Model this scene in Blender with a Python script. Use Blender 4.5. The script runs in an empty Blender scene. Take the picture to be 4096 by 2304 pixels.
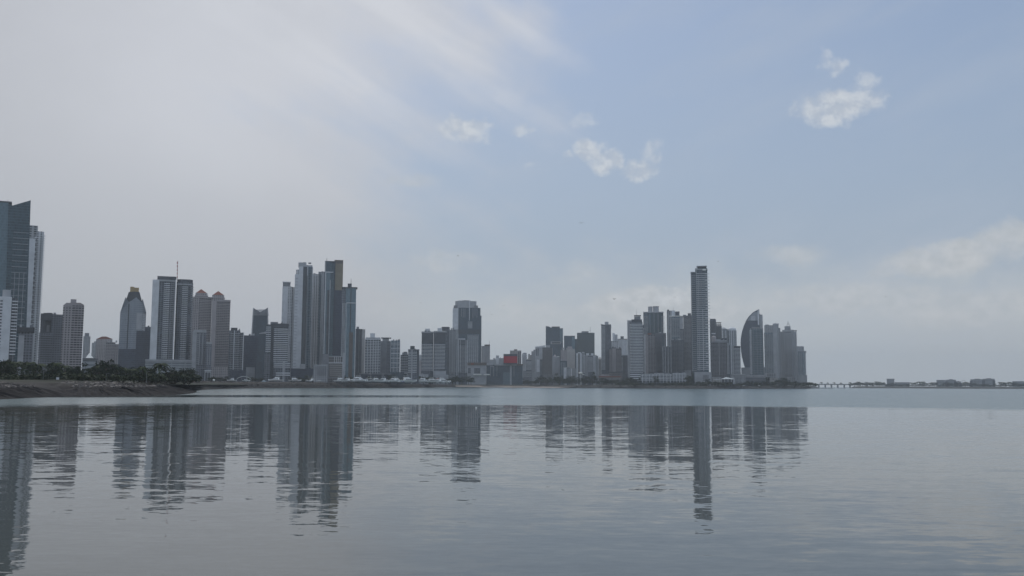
import bpy, bmesh, math, random
from mathutils import Vector, Matrix
random.seed(7)
rnd = random.uniform
S = bpy.context.scene
C = S.collection
HAZE, SKYS, SUNS, EXPO = 6.8e-5, .1, 1.3, 0.13
PI = math.pi

# ---------------------------------------------------------------- camera
F = 3800.0            # focal length in photo pixels (4096 wide)
KD = F/3215.0         # the distances below were paced out for a shorter lens
CAMZ = 6.0
PITCH, ROLL = math.radians(5.85), math.radians(-0.23)
cam_d = bpy.data.cameras.new('camera')
cam_d.sensor_width = 36.0
cam_d.lens = 36.0 * F / 4096.0
cam_d.clip_start = 0.5
cam_d.clip_end = 80000
cam = bpy.data.objects.new('camera', cam_d)
C.objects.link(cam)
CM = Matrix.Rotation(PI/2 + PITCH, 3, 'X') @ Matrix.Rotation(-ROLL, 3, 'Z')
cam.matrix_world = Matrix.Translation((0, 0, CAMZ)) @ CM.to_4x4()
S.camera = cam

def ray(px, py):
    return CM @ Vector(((px-2048)/F, (1152-py)/F, -1.0))
def azel(px, py):
    d = ray(px, py).normalized()
    return math.atan2(d.x, d.y), math.asin(d.z)
def at(px, py, D):
    """point where the sight line through a photo pixel reaches the horizontal distance D"""
    d = ray(px, py); k = D*KD/math.hypot(d.x, d.y)
    return Vector((d.x*k, d.y*k, CAMZ + d.z*k))
def hor(px):
    """pixel row of the horizon"""
    return 1541.0 + (px-2048)*0.0040
def gp(px, D, z=0.0):
    p = at(px, hor(px), D); return Vector((p.x, p.y, z))
GZ = 8.0

# ---------------------------------------------------------------- materials
def newmat(name):
    m = bpy.data.materials.new(name); m.use_nodes = True
    nt = m.node_tree
    return m, nt, nt.nodes['Principled BSDF']
def N(nt, t, **kw):
    n = nt.nodes.new(t)
    for k, v in kw.items(): setattr(n, k, v)
    return n
def math_(nt, op, a, b=None, c=None, clamp=False):
    n = nt.nodes.new('ShaderNodeMath'); n.operation = op; n.use_clamp = clamp
    for i, v in enumerate((a, b, c)):
        if v is None: continue
        if isinstance(v, (int, float)): n.inputs[i].default_value = v
        else: nt.links.new(v, n.inputs[i])
    return n.outputs[0]
def mixc(nt, fac, a, b):
    n = nt.nodes.new('ShaderNodeMix'); n.data_type = 'RGBA'
    for sock, v in ((n.inputs[0], fac), (n.inputs[6], a), (n.inputs[7], b)):
        if isinstance(v, (int, float)): sock.default_value = v
        elif isinstance(v, tuple): sock.default_value = (v[0], v[1], v[2], 1)
        else: nt.links.new(v, sock)
    return n.outputs[2]
def sstep(nt, x, a, b):
    n = nt.nodes.new('ShaderNodeMapRange'); n.interpolation_type = 'SMOOTHSTEP'
    if isinstance(x, (int, float)): n.inputs[0].default_value = x
    else: nt.links.new(x, n.inputs[0])
    lo, hi, t0, t1 = (a, b, 0, 1) if a < b else (b, a, 1, 0)
    n.inputs[1].default_value = lo; n.inputs[2].default_value = hi
    n.inputs[3].default_value = t0; n.inputs[4].default_value = t1
    return n.outputs[0]
def noise(nt, vec, scale, detail=3, rough=.5, out=0):
    n = nt.nodes.new('ShaderNodeTexNoise')
    n.inputs['Scale'].default_value = scale; n.inputs['Detail'].default_value = detail
    n.inputs['Roughness'].default_value = rough
    if vec is not None: nt.links.new(vec, n.inputs['Vector'])
    return n.outputs[out]

def plain(name, col, rough=.7, var=.25, scale=.3, spec=.3):
    m, nt, p = newmat(name)
    tc = N(nt, 'ShaderNodeTexCoord')
    n = noise(nt, tc.outputs['Object'], scale, 4, .6)
    f = sstep(nt, n, .3, .7)
    lo = tuple(c*(1-var) for c in col); hi = tuple(min(1, c*(1+var)) for c in col)
    nt.links.new(mixc(nt, f, lo, hi), p.inputs['Base Color'])
    p.inputs['Roughness'].default_value = rough
    p.inputs['Specular IOR Level'].default_value = spec
    return m

def fac(name, wall, glass, fh=3.3, bw=3.2, wu=.7, wv=.5, gr=.18, var=.5, dirt=.14, spec=.5):
    """facade: windows of bay bw and storey fh over a wall; coordinates are metres along the wall and up"""
    m, nt, p = newmat(name)
    uv = N(nt, 'ShaderNodeUVMap'); sp = N(nt, 'ShaderNodeSeparateXYZ')
    nt.links.new(uv.outputs[0], sp.inputs[0])
    u, v = sp.outputs[0], sp.outputs[1]
    un = math_(nt, 'DIVIDE', u, bw); vn = math_(nt, 'DIVIDE', v, fh)
    mu = math_(nt, 'LESS_THAN', math_(nt, 'FRACT', un), wu)
    mv = math_(nt, 'LESS_THAN', math_(nt, 'FRACT', vn), wv)
    mask = math_(nt, 'MULTIPLY', mu, mv)
    cell = N(nt, 'ShaderNodeCombineXYZ')
    nt.links.new(math_(nt, 'FLOOR', un), cell.inputs[0]); nt.links.new(math_(nt, 'FLOOR', vn), cell.inputs[1])
    wn = N(nt, 'ShaderNodeTexWhiteNoise', noise_dimensions='3D')
    nt.links.new(cell.outputs[0], wn.inputs['Vector'])
    g2 = tuple(min(1, c*(1+var)+.02*var) for c in glass); g1 = tuple(c*(1-var*.6) for c in glass)
    gcol = mixc(nt, wn.outputs['Value'], g1, g2)
    tc = N(nt, 'ShaderNodeTexCoord')
    mp = N(nt, 'ShaderNodeMapping'); mp.inputs['Scale'].default_value = (1, 1, .18)
    nt.links.new(tc.outputs['Object'], mp.inputs[0])
    d = sstep(nt, noise(nt, mp.outputs[0], .12, 4, .6), .3, .7)
    wcol = mixc(nt, d, tuple(c*(1-dirt) for c in wall), tuple(min(1, c*(1+dirt)) for c in wall))
    hs = N(nt, 'ShaderNodeHueSaturation'); oi = N(nt, 'ShaderNodeObjectInfo')
    nt.links.new(math_(nt, 'MULTIPLY_ADD', oi.outputs['Random'], .34, .83), hs.inputs['Value']); nt.links.new(mixc(nt, mask, wcol, gcol), hs.inputs['Color'])
    nt.links.new(hs.outputs[0], p.inputs['Base Color'])
    r = math_(nt, 'MULTIPLY_ADD', mask, gr-.75, .75)
    nt.links.new(r, p.inputs['Roughness'])
    p.inputs['Specular IOR Level'].default_value = spec
    return m

WHITE = (.56, .565, .58); LGREY = (.37, .375, .39); GREY = (.2, .205, .22); PINK = (.37, .338, .342); CREAM = (.38, .365, .35)
DG = (.036, .045, .060); BG = (.030, .056, .084); TG = (.028, .056, .074)
M = {}
M['white'] = plain('white_concrete', (.62, .63, .65), .7, .1, .08)
M['lgrey'] = plain('pale_grey_concrete', LGREY, .7, .12, .08)
M['grey'] = plain('grey_concrete', GREY, .7, .15, .08)
M['dgrey'] = plain('dark_grey_concrete', (.085, .088, .098), .7, .15, .08)
M['pink'] = plain('pinkish_stucco', PINK, .8, .1, .08)
M['cream'] = plain('cream_stucco', CREAM, .8, .1, .08)
M['brown'] = plain('brown_panel', (.135, .11, .095), .5, .15, .08)
M['gold'] = plain('golden_cladding', (.36, .25, .10), .45, .12, .08, .5)
M['goldpanel'] = plain('bronze_cladding', (.21, .175, .12), .45, .12, .08, .5)
M['redroof'] = plain('red_roof_tiles', (.22, .075, .05), .8, .15, .2)
M['redboard'] = plain('red_panel', (.40, .022, .036), .6, .05, .1)
M['metal'] = plain('weathered_metal', (.30, .30, .31), .5, .15, .5)
M['darkmetal'] = plain('dark_metal', (.05, .052, .058), .5, .15, .5)
M['redmetal'] = plain('red_paint', (.40, .06, .04), .5, .1, .5)
M['glassdark'] = fac('dark_curtain_glass', (.02, .025, .033), DG, 3.6, 1.6, .9, .86, .10, .35)
M['glassblue'] = fac('blue_curtain_glass', (.03, .045, .06), BG, 3.8, 1.6, .92, .88, .08, .3)
M['glassteal'] = fac('teal_curtain_glass', (.06, .095, .115), TG, 3.6, 1.8, .9, .75, .08, .4)
M['glasspale'] = fac('pale_blue_glass', (.12, .17, .20), (.10, .15, .18), 3.6, 1.6, .9, .86, .12, .2)
M['glassgreen'] = fac('green_black_glass', (.032, .044, .050), (.030, .046, .054), 3.8, 1.6, .94, .9, .10, .25)
M['navy'] = fac('navy_panels', (.045, .054, .080), (.036, .045, .070), 3.5, 2.4, .85, .7, .25, .3)
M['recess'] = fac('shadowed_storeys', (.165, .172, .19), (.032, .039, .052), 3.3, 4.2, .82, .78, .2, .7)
M['recessb'] = fac('brown_storeys', (.175, .163, .168), (.040, .039, .045), 3.3, 4.0, .78, .72, .25, .7)
M['wwin'] = fac('white_wall_windows', WHITE, (.05, .055, .065), 3.3, 4.2, .42, .5, .2, .8)
M['wwin2'] = fac('white_wall_bays', (.42, .42, .43), (.05, .06, .07), 3.3, 6.0, .55, .58, .2, .8)
M['gwin'] = fac('grey_wall_windows', LGREY, (.04, .045, .055), 3.3, 3.4, .5, .52, .2, .8)
M['dwin'] = fac('dark_wall_windows', (.165, .17, .19), (.045, .05, .064), 3.3, 3.2, .6, .55, .2, .7)
M['pwin'] = fac('pink_wall_windows', PINK, (.06, .055, .06), 3.2, 3.6, .5, .5, .2, .8)
M['pband'] = fac('pink_storeys', (.245, .222, .228), (.045, .043, .05), 3.2, 3.8, .8, .62, .2, .8)
M['cwin'] = fac('cream_wall_windows', CREAM, (.06, .055, .055), 3.3, 3.6, .5, .5, .2, .8)
M['grid'] = fac('pale_grid_storeys', (.36, .365, .38), (.035, .04, .05), 3.3, 2.8, .72, .66, .2, .7)
M['bgrid'] = fac('blue_grid_storeys', (.30, .33, .36), (.05, .075, .095), 3.5, 5.2, .86, .82, .15, .5)
M['strip'] = fac('vertical_strips', (.40, .41, .43), (.05, .062, .075), 3.3, 3.4, .5, .9, .2, .5)
M['dgrid'] = fac('dark_office_grid', (.21, .205, .205), (.028, .028, .032), 3.3, 2.2, .74, .62, .2, .6)
M['slits'] = fac('parking_slits', (.36, .38, .40), (.03, .034, .042), 4.2, 22., .93, .2, .3, .4)
M['brownband'] = fac('brown_bands', (.19, .172, .165), (.05, .047, .049), 3.4, 30., .98, .5, .3, .5)
M['clad'] = fac('silver_cladding', (.25, .27, .30), (.16, .18, .21), 4.0, 3.0, .94, .35, .3, .2)
M['hull'] = plain('white_gelcoat', (.86, .86, .84), .35, .06, .6, .5)
M['hulldark'] = plain('dark_hull_paint', (.03, .035, .05), .35, .1, .6, .5)
M['boatglass'] = plain('boat_glass', (.015, .018, .022), .1, .1, 1., .5)
M['tarpblue'] = plain('blue_tarpaulin', (.04, .07, .30), .6, .12, .6)
M['tarpred'] = plain('red_canvas', (.35, .07, .05), .7, .12, .6)
M['canvas'] = plain('white_canvas', (.78, .77, .72), .7, .06, .3)
M['feather'] = plain('dark_feathers', (.02, .02, .022), .8, .2, 4.)
M['trunk'] = plain('bark', (.09, .075, .06), .9, .25, 2.)

# ---------------------------------------------------------------- object helpers
def mesh_obj(name, verts, faces, mats, parent=None, midx=None, uvs=None, smooth=False):
    me = bpy.data.meshes.new(name)
    me.from_pydata([tuple(v) for v in verts], [], faces)
    for m in (mats if isinstance(mats, (list, tuple)) else [mats]): me.materials.append(m)
    if midx: me.polygons.foreach_set('material_index', midx)
    if uvs:
        ul = me.uv_layers.new(name='UVMap')
        k = 0
        for f in uvs:
            for q in f:
                ul.data[k].uv = q; k += 1
    if smooth:
        me.polygons.foreach_set('use_smooth', [True]*len(me.polygons))
    me.update()
    o = bpy.data.objects.new(name, me)
    C.objects.link(o)
    if parent is not None: o.parent = parent
    return o
def tag(o, label=None, cat=None, group=None, kind=None):
    if label: o['label'] = label
    if cat: o['category'] = cat
    if group: o['group'] = group
    if kind: o['kind'] = kind
    return o
def empty(name, loc, rz=0):
    o = bpy.data.objects.new(name, None); C.objects.link(o)
    o.location = loc; o.rotation_euler = (0, 0, rz); o.empty_display_size = .5
    return o
def copy_tree(o, parent=None):
    kids = KIDS.get(o.name, []) if parent is None else KIDS.get(o.name, [])
    c = o.copy(); C.objects.link(c)
    c.parent = parent
    for ch in kids: copy_tree(ch, c)
    return c
KIDS = {}
def reg(o, parent):
    KIDS.setdefault(parent.name, []).append(o); return o

class MB:
    """collects boxes, tubes and lofts into one mesh"""
    def __init__(s): s.v = []; s.f = []
    def add(s, v, f):
        b = len(s.v); s.v += [tuple(q) for q in v]; s.f += [[b+i for i in q] for q in f]
    def box(s, x0, x1, y0, y1, z0, z1):
        s.add([(x0,y0,z0),(x1,y0,z0),(x1,y1,z0),(x0,y1,z0),(x0,y0,z1),(x1,y0,z1),(x1,y1,z1),(x0,y1,z1)],
              [(0,3,2,1),(4,5,6,7),(0,1,5,4),(1,2,6,5),(2,3,7,6),(3,0,4,7)])
    def tube(s, pts, r, n=6):
        pts = [Vector(p) for p in pts]; rs = r if isinstance(r, (list, tuple)) else [r]*len(pts)
        rings = []
        for i, p in enumerate(pts):
            t = (pts[min(i+1, len(pts)-1)] - pts[max(i-1, 0)]).normalized()
            a = Vector((0, 0, 1)) if abs(t.z) < .9 else Vector((1, 0, 0))
            x = t.cross(a).normalized(); y = t.cross(x)
            rings.append([p + (x*math.cos(k*2*PI/n) + y*math.sin(k*2*PI/n))*rs[i] for k in range(n)])
        s.loft(rings)
    def loft(s, rings, cap=True):
        n = len(rings[0]); v = [q for r in rings for q in r]; f = []
        for i in range(len(rings)-1):
            for k in range(n):
                a, b = i*n+k, i*n+(k+1) % n
                f.append((a, b, b+n, a+n))
        if cap: f.append(tuple(range(n))[::-1]); f.append(tuple(range((len(rings)-1)*n, len(rings)*n)))
        s.add(v, f)
    def build(s, name, mat, parent=None, smooth=False):
        o = mesh_obj(name, s.v, s.f, mat, parent, smooth=smooth)
        if parent is not None: reg(o, parent)
        return o

# ---------------------------------------------------------------- buildings
class Bld:
    def __init__(s, name, label, D, pxc, cat='tower', group=None, z0=GZ-.3):
        s.D = D*KD; p = gp(pxc, D, z0)
        s.az = math.atan2(p.x, p.y); s.z0 = z0; s.pxc = pxc
        s.e = tag(empty(name, p, -s.az), label, cat, group)
        s.rot = Matrix.Rotation(s.az, 3, 'Z')
    def loc(s, px, py, off=0.0):
        """building-local point on the plane off metres behind the front, through a photo pixel"""
        d = s.rot @ ray(px, py); k = (s.D+off)/d.y
        return Vector((d.x*k, off, CAMZ + d.z*k - s.z0))
    def pts(s, pts, y, dy):
        out = []
        for q in pts:
            px, off = q if isinstance(q, tuple) else (q, 0)
            p = s.loc(px, y, dy+off); out.append((p.x, p.y))
        return out
    def zz(s, y, dy=0, px=None):
        return 0.0 if y is None else s.loc(px or s.pxc, y, dy).z
    def _prism(s, part, loop, z0, z1, mats, nfront, parent=None, taper=None):
        n = len(loop); v = [(x, y, z0) for x, y in loop]
        if taper: v += [(x, y, z) for x, y, z in taper]
        else: v += [(x, y, z1) for x, y in loop]
        f = []; uv = []; mi = []; u = 0
        ml = mats if isinstance(mats, list) else [mats]
        uniq = list(dict.fromkeys(ml))
        for i in range(n):
            j = (i+1) % n
            L = math.dist(loop[i], loop[j])
            f.append((i, j, n+j, n+i))
            uv.append([(u, v[i][2]), (u+L, v[j][2]), (u+L, v[n+j][2]), (u, v[n+i][2])]); u += L
            m = ml[min(i, len(ml)-1)] if i <= nfront else ml[0]
            mi.append(uniq.index(m))
        f.append(tuple(range(n, 2*n))); uv.append([(0, 0)]*n); mi.append(0)
        f.append(tuple(range(n))[::-1]); uv.append([(0, 0)]*n); mi.append(0)
        return mesh_obj(part, v, f, [M[k] for k in uniq], parent or s.e, mi, uv)
    def prism(s, part, pts, y1, mats, y0=None, dy=0, depth=24, parent=None):
        """pts: front corners as photo columns (measured at row y1) with optional depth offsets"""
        fr = s.pts(pts, y1, dy)
        back = [(fr[-1][0], dy+depth), (fr[0][0], dy+depth)]
        return s._prism(part, fr+back, s.zz(y0, dy), s.zz(y1, dy), mats, len(fr)-1, parent)
    def slant(s, part, pl, mats, y0=None, dy=0, depth=20, base=None, parent=None):
        """front outline with its own top row per corner: pl = [(px, ytop)], base = px at the bottom"""
        tops = [s.loc(px, y, dy) for px, y in pl]
        z0 = s.zz(y0, dy)
        if base: bx = [s.loc(px, y0 or 1530, dy).x for px in base]
        else: bx = [t.x for t in tops]
        loop = [(x, dy) for x in bx] + [(x, dy+depth) for x in bx[::-1]]
        tp = [(t.x, dy, t.z) for t in tops] + [(t.x, dy+depth, t.z) for t in tops[::-1]]
        return s._prism(part, loop, z0, 0, mats, len(pl)-1, parent, tp)
    def cyl(s, part, x0, x1, y1, mat, y0, dy=8, parent=None, n=20, dome=0):
        a, b = s.loc(x0, y1, dy), s.loc(x1, y1, dy); r = (b.x-a.x)/2; cx = (a.x+b.x)/2
        z0, z1 = s.zz(y0, dy), a.z
        loop = [(cx+r*math.cos(-k*2*PI/n), dy+r+r*math.sin(-k*2*PI/n)) for k in range(n)][::-1]
        rings = [[(x, y, z0) for x, y in loop], [(x, y, z1-dome*r) for x, y in loop]]
        if dome:
            for q in (.35, .7, .9, .99):
                rings.append([(cx+(x-cx)*math.sqrt(1-q*q), dy+r+(y-dy-r)*math.sqrt(1-q*q), z1-dome*r+q*dome*r) for x, y in loop])
        m = MB(); m.loft(rings); o = mesh_obj(part, m.v, m.f, M[mat], parent or s.e)
        return o
    def pyr(s, part, x0, x1, y0, ap, mat, dy=0, depth=16, parent=None):
        a, b, t = s.loc(x0, y0, dy), s.loc(x1, y0, dy), s.loc(ap[0], ap[1], dy+depth/2)
        v = [(a.x, dy, a.z), (b.x, dy, a.z), (b.x, dy+depth, a.z), (a.x, dy+depth, a.z), (t.x, dy+depth/2, t.z)]
        return mesh_obj(part, v, [(0,1,4),(1,2,4),(2,3,4),(3,0,4),(3,2,1,0)], M[mat], parent or s.e)
    def bands(s, pts, ya, yb, yref, mat='white', fh=3.3, out=1.3, h=1.15, ext=0., dy=0, part='balcony', inn=.2, thick=None):
        """one slab per storey along the front polyline between rows ya (upper) and yb (lower)"""
        fr = s.pts(pts, yref, dy)
        if ext: fr = [(fr[0][0]-(ext if ext > 0 else 0), fr[0][1])] + fr[1:-1] + [(fr[-1][0]+abs(ext), fr[-1][1])]
        v = []; f = []
        for x, y in fr:
            v += [(x, y-out, 0), (x, y+inn, 0), (x, y+inn, h), (x, y-out, h)]
        for i in range(len(fr)-1):
            a, b = 4*i, 4*i+4
            f += [(a, b, b+3, a+3), (a+1, a+2, b+2, b+1), (a+3, b+3, b+2, a+2), (a, a+1, b+1, b)]
        f += [(0, 3, 2, 1), (len(v)-4, len(v)-3, len(v)-2, len(v)-1)]
        me = None; zb, za = s.zz(yb, dy), s.zz(ya, dy)
        n = min(99, max(1, int((za-zb)/fh)))
        for k in range(n):
            if me is None:
                o = mesh_obj(part, v, f, M[mat], s.e); me = o.data
            else:
                o = bpy.data.objects.new(part, me); C.objects.link(o); o.parent = s.e
            o.location = (0, 0, za - fh*(n-k) + .05)
    def fin(s, px, ya, yb, mat='white', w=1.0, out=.7, dy=0, part='pier', yref=None):
        p = s.loc(px, yref or ya, dy); m = MB()
        m.box(p.x-w/2, p.x+w/2, dy-out, dy+.3, s.zz(yb, dy), s.loc(px, ya, dy).z)
        return m.build(part, M[mat], s.e)
    def mast(s, px, ya, yb, mat='metal', r=.35, dy=6, part='mast', parent=None):
        p, q = s.loc(px, yb, dy), s.loc(px, ya, dy); m = MB()
        m.tube([(p.x, dy, p.z-1), (p.x, dy, q.z)], [r, r*.5], 5)
        return mesh_obj(part, m.v, m.f, M[mat], parent or s.e)
    def clutter(s, x0, x1, y, n=3, hmax=5, dy=4, mats=('grey', 'lgrey', 'dgrey'), part='roof_unit'):
        a, b, z = s.loc(x0, y, dy).x, s.loc(x1, y, dy).x, s.loc((x0+x1)/2, y, 0).z
        for k in range(n):
            m = MB(); w = rnd(.08, .25)*(b-a); x = rnd(a, b-w)
            m.box(x, x+w, dy+rnd(0, 4), dy+rnd(6, 10), z-.1, z+rnd(.3, 1)*hmax)
            mesh_obj(part, m.v, m.f, M[random.choice(mats)], s.e)

# ================================================================ the city, from the left edge to the point
# --- left cluster
b = Bld('glass_tower', 'tallest blue glass tower with a slanted pointed crown', 1150, 40)
b.slant('side_wall', [(-70, 808), (34, 811)], 'glasspale', depth=34, dy=1, base=[-110, 15])
b.slant('glass_front', [(34, 815), (50, 822), (123, 801)], 'glassteal', depth=30, base=[13, 28, 98])
b.prism('roof', [-66, 48], 806, 'dgrey', y0=812, dy=3, depth=26)
b.mast(31, 797, 810, part='antenna')
for px in (60, 78, 96): b.fin(px, 1090, 1400, 'lgrey', .5, .5)
b.bands([50, 112], 905, 1400, 1000, 'lgrey', fh=7.4, out=.35, h=.5, part='floor_line')
b = Bld('apartment_tower', 'slender white stepped tower with saw-toothed balconies behind the blue glass tower', 1260, 150)
b.prism('wall', [118, 152], 903, 'wwin2', dy=2, depth=24)
b.prism('wall', [150, 177], 925, 'wwin', depth=26)
b.prism('wall', [117, 142], 955, 'white', dy=-4, depth=10)
b.bands([169, 178], 935, 1440, 925, 'white', fh=3.4, out=1.6, h=1.2, ext=-1.4)
b.bands([140, 150], 935, 1440, 925, 'white', fh=6.8, out=1.2, h=2.4, dy=0, part='bay_window')
b = Bld('apartment_tower', 'pale tower with a round tank and stacked balconies, before the slant-crowned glass tower', 960, 35)
b.prism('wall', [-30, 48], 1187, 'white', depth=24)
b.prism('wall', [48, 71], 1192, 'recess', dy=2, depth=20)
b.bands([50, 70], 1195, 1432, 1192, 'white', fh=3.3, out=1.5, h=1.2, ext=-.8, dy=2)
b.bands([2, 12], 1195, 1432, 1192, 'dgrey', fh=3.3, out=.25, h=1.3, part='window')
b.cyl('water_tank', 11, 45, 1158, 'lgrey', 1190)
b = Bld('office_tower', 'short dark tower with a flared black top between two pale towers', 1060, 102)
b.prism('wall', [74, 134], 1326, 'dwin', depth=24)
b.prism('crown', [68, 139], 1309, 'darkmetal', y0=1328, dy=-2, depth=28)
b.prism('light_panel', [75, 98], 1342, 'lgrey', dy=-1.5, depth=1.4)
b.clutter(70, 136, 1309, 2)
b = Bld('apartment_tower', 'dark brown tower with a tall notch cut near its top', 1310, 212)
b.prism('wall', [156, 210], 1332, 'dwin', depth=24)
b.prism('wall', [208, 260], 1257, 'dwin', depth=26, dy=1)
b.prism('wall', [164, 181], 1262, 'dgrey', y0=1333, depth=24)
b.prism('bridge_block', [163, 209], 1255, 'dgrey', y0=1282, dy=-1, depth=24)
b.prism('recess_wall', [180, 211], 1281, 'grey', dy=9, depth=10); b.prism('light_panel', [187, 199], 1301, 'lgrey', y0=1328, dy=8, depth=1)
b.clutter(170, 255, 1255, 4, 3)
b.bands([165, 208], 1338, 1440, 1335, 'dgrey', fh=3.3, out=.8, h=1.)
b = Bld('apartment_tower', 'pinkish grey tower with sloped shoulders and one box on its roof', 1160, 295)
b.prism('wall', [253, 292], 1224, 'pwin', depth=24)
b.prism('wall', [290, 337], 1221, 'pband', depth=26, dy=1)
b.slant('shoulder', [(253, 1221), (266, 1211), (322, 1211), (337, 1220)], 'pink', y0=1225, dy=1, depth=20)
b.prism('roof_box', [283, 306], 1197, 'pink', y0=1213, dy=5, depth=12)
b.bands([292, 336], 1230, 1470, 1221, 'pink', fh=3.2, out=.9, h=1., dy=1)
b = Bld('apartment_tower', 'thin distant grey tower standing alone right of the pinkish grey tower', 2200, 348)
b.prism('wall', [334, 362], 1345, 'gwin'); b.prism('roof_box', [339, 357], 1332, 'grey', y0=1347, dy=3, depth=10)
b = Bld('apartment_tower', 'small distant block with a low hipped red roof', 2050, 418)
b.prism('wall', [385, 450], 1356, 'pwin'); b.slant('roof', [(385, 1356), (408, 1346), (425, 1346), (450, 1356)], 'redroof', y0=1357, depth=24)
b.bands([388, 420], 1362, 1450, 1356, 'pink', out=.8)
b = Bld('apartment_tower', 'small distant pale block beside the hipped red roof, lower on its far side', 2250, 379)
b.prism('wall', [368, 391], 1371, 'gwin'); b.clutter(368, 391, 1371, 2, 5)
b = Bld('apartment_tower', 'distant brownish banded block with a flat roof near the rocket-shaped tower', 1950, 450)
b.prism('wall', [424, 462], 1369, 'pband'); b.prism('wall', [460, 476], 1376, 'pwin', dy=3)
b.bands([425, 461], 1374, 1450, 1369, 'pink', out=.9); b.clutter(428, 470, 1369, 3, 5)
b = Bld('parking_building', 'low dark parking building behind the shore trees', 900, 361, 'building')
b.prism('wall', [331, 391], 1436, 'slits', depth=20); b.prism('roof', [329, 393], 1434, 'dgrey', y0=1437, dy=-1, depth=22)
b = Bld('tent', 'white peaked tent roof above the low dark parking building', 960, 357, 'tent')
b.pyr('canvas_roof', 342, 374, 1432, (357, 1412), 'canvas', depth=12); b.prism('wall', [344, 372], 1432, 'lgrey', dy=1, depth=10)
# --- rocket-shaped tower
b = Bld('office_tower', 'rocket-shaped silver tower with pointed petals and a yellow block on top', 1700, 533)
b.prism('wall', [481, 516], 1249, 'clad', depth=30)
b.prism('wall', [516, (571, 0), (585, 18)], 1249, ['clad', 'gwin'], depth=34)
b.prism('seam', [514, 518], 1215, 'darkmetal', dy=-.6, depth=1)
b.slant('petal', [(481, 1249), (502, 1189), (516, 1207)], 'clad', y0=1250, depth=12, base=[481, 498, 516])
b.slant('petal', [(516, 1209), (545, 1189), (566, 1209)], 'clad', y0=1250, dy=-.4, depth=12, base=[516, 545, 571])
b.slant('petal', [(564, 1212), (571, 1195), (585, 1249)], 'clad', y0=1250, dy=6, depth=14, base=[566, 574, 585])
b.slant('dark_cap', [(515, 1168), (535, 1166), (558, 1168)], 'darkmetal', y0=1205, dy=4, depth=22, base=[503, 535, 568])
b.prism('yellow_block', [521, 556], 1150, 'gold', y0=1168, dy=8, depth=14)
b.prism('yellow_block', [521, 538], 1147, 'gold', y0=1151, dy=9, depth=10)
b.prism('light_panel', [547, 569], 1252, 'lgrey', y0=1318, dy=-.9, depth=1.2)
b.bands([483, 515], 1255, 1396, 1249, 'grey', fh=12, out=.25, h=.4, part='floor_line')
b.prism('podium', [475, 543], 1396, 'navy', dy=-14, depth=30)
b = Bld('office_tower', 'dark navy stepped block in front of the rocket-shaped tower', 1560, 578)
b.prism('wall', [546, 582], 1324, 'navy', depth=26); b.prism('wall', [580, 612], 1307, 'navy', dy=2, depth=26)
b.clutter(582, 608, 1307, 2, 3)
# --- twin dark towers
b = Bld('apartment_tower', 'left one of the dark twin towers, with a blank white side wall', 1500, 659, group='dark twin towers')
b.prism('wall', [(612, 6), (637, 0), (664, -2), (705, 3)], 1120, ['wwin', 'recess', 'recess'], y0=1440, depth=26)
b.prism('white_wall', [(611, 5), (638, -1)], 1119, 'white', y0=1440, dy=-.5, depth=5)
b.prism('crown', [630, 706], 1105, 'dgrey', y0=1121, dy=4, depth=20)
b.prism('parapet', [(637, -.5), (664, -2.5), (705, 2.5)], 1119, 'lgrey', y0=1125, dy=-1.2, depth=6)
b.bands([658, 681], 1128, 1437, 1119, 'white', fh=3.35, out=2.6, h=1.0, dy=-1)
b.bands([684, 700], 1128, 1437, 1119, 'lgrey', fh=3.35, out=1.4, h=.8, dy=1)
b.fin(703, 1119, 1437, 'white', 1.6, 1.2, dy=2)
b.prism('podium', [581, 786], 1440, 'slits', dy=-14, depth=50)
b.prism('podium_ledge', [581, 786], 1438, 'lgrey', y0=1446, dy=-15.2, depth=2)
b.mast(709, 1042, 1115, 'metal', .5, 14, 'antenna')
for k in range(5): b.mast(709, 1046+k*14, 1053+k*14, 'redmetal', .9, 14, 'antenna_band')
b = Bld('apartment_tower', 'right one of the dark twin towers, with a dark rounded crown', 1505, 740, group='dark twin towers')
b.prism('wall', [(707, 2), (735, -2), (762, 0), (773, 12)], 1128, 'recess', y0=1440, depth=26)
b.prism('crown', [(709, 6), (725, 1), (760, 1), (772, 8)], 1117, 'dgrey', y0=1137, dy=1, depth=20)
b.prism('parapet', [(707, 1.4), (735, -2.6), (762, -.6), (773, 11)], 1135, 'lgrey', y0=1140, dy=-1, depth=6)
b.bands([730, 753], 1142, 1437, 1128, 'white', fh=3.35, out=2.6, h=1.0, dy=-1)
b.bands([761, 773], 1142, 1437, 1128, 'lgrey', fh=3.35, out=1.4, h=.9, dy=5, ext=-1.6)
# --- pink towers with pyramid roofs
b = Bld('apartment_tower', 'left pinkish tower with a small pyramid roof', 1650, 812, group='pink towers with pyramid roofs')
b.prism('wall', [765, (797, 0), (848, 0)], 1190, ['pwin', 'pband'], depth=26)
b.prism('crown_box', [782, 830], 1172, 'pwin', y0=1191, dy=2, depth=18); b.prism('crown_ledge', [779, 833], 1181, 'pink', y0=1185, dy=.5, depth=22)
b.prism('cornice', [774, 850], 1187, 'pink', y0=1192, dy=-1, depth=28)
b.pyr('roof', 783, 829, 1172, (805, 1156), 'redroof', 2, 18)
b.bands([799, 847], 1196, 1490, 1190, 'pink', fh=3.2, out=1.2, h=1.1)
b = Bld('apartment_tower', 'right pinkish tower with a small pyramid roof and wide banded face', 1640, 885, group='pink towers with pyramid roofs')
b.prism('wall', [848, (867, 0), (922, 0)], 1204, ['pink', 'pband'], depth=26)
b.prism('crown_box', [849, 897], 1180, 'pwin', y0=1205, dy=2, depth=18); b.prism('crown_ledge', [846, 900], 1190, 'pink', y0=1194, dy=.5, depth=22)
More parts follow.
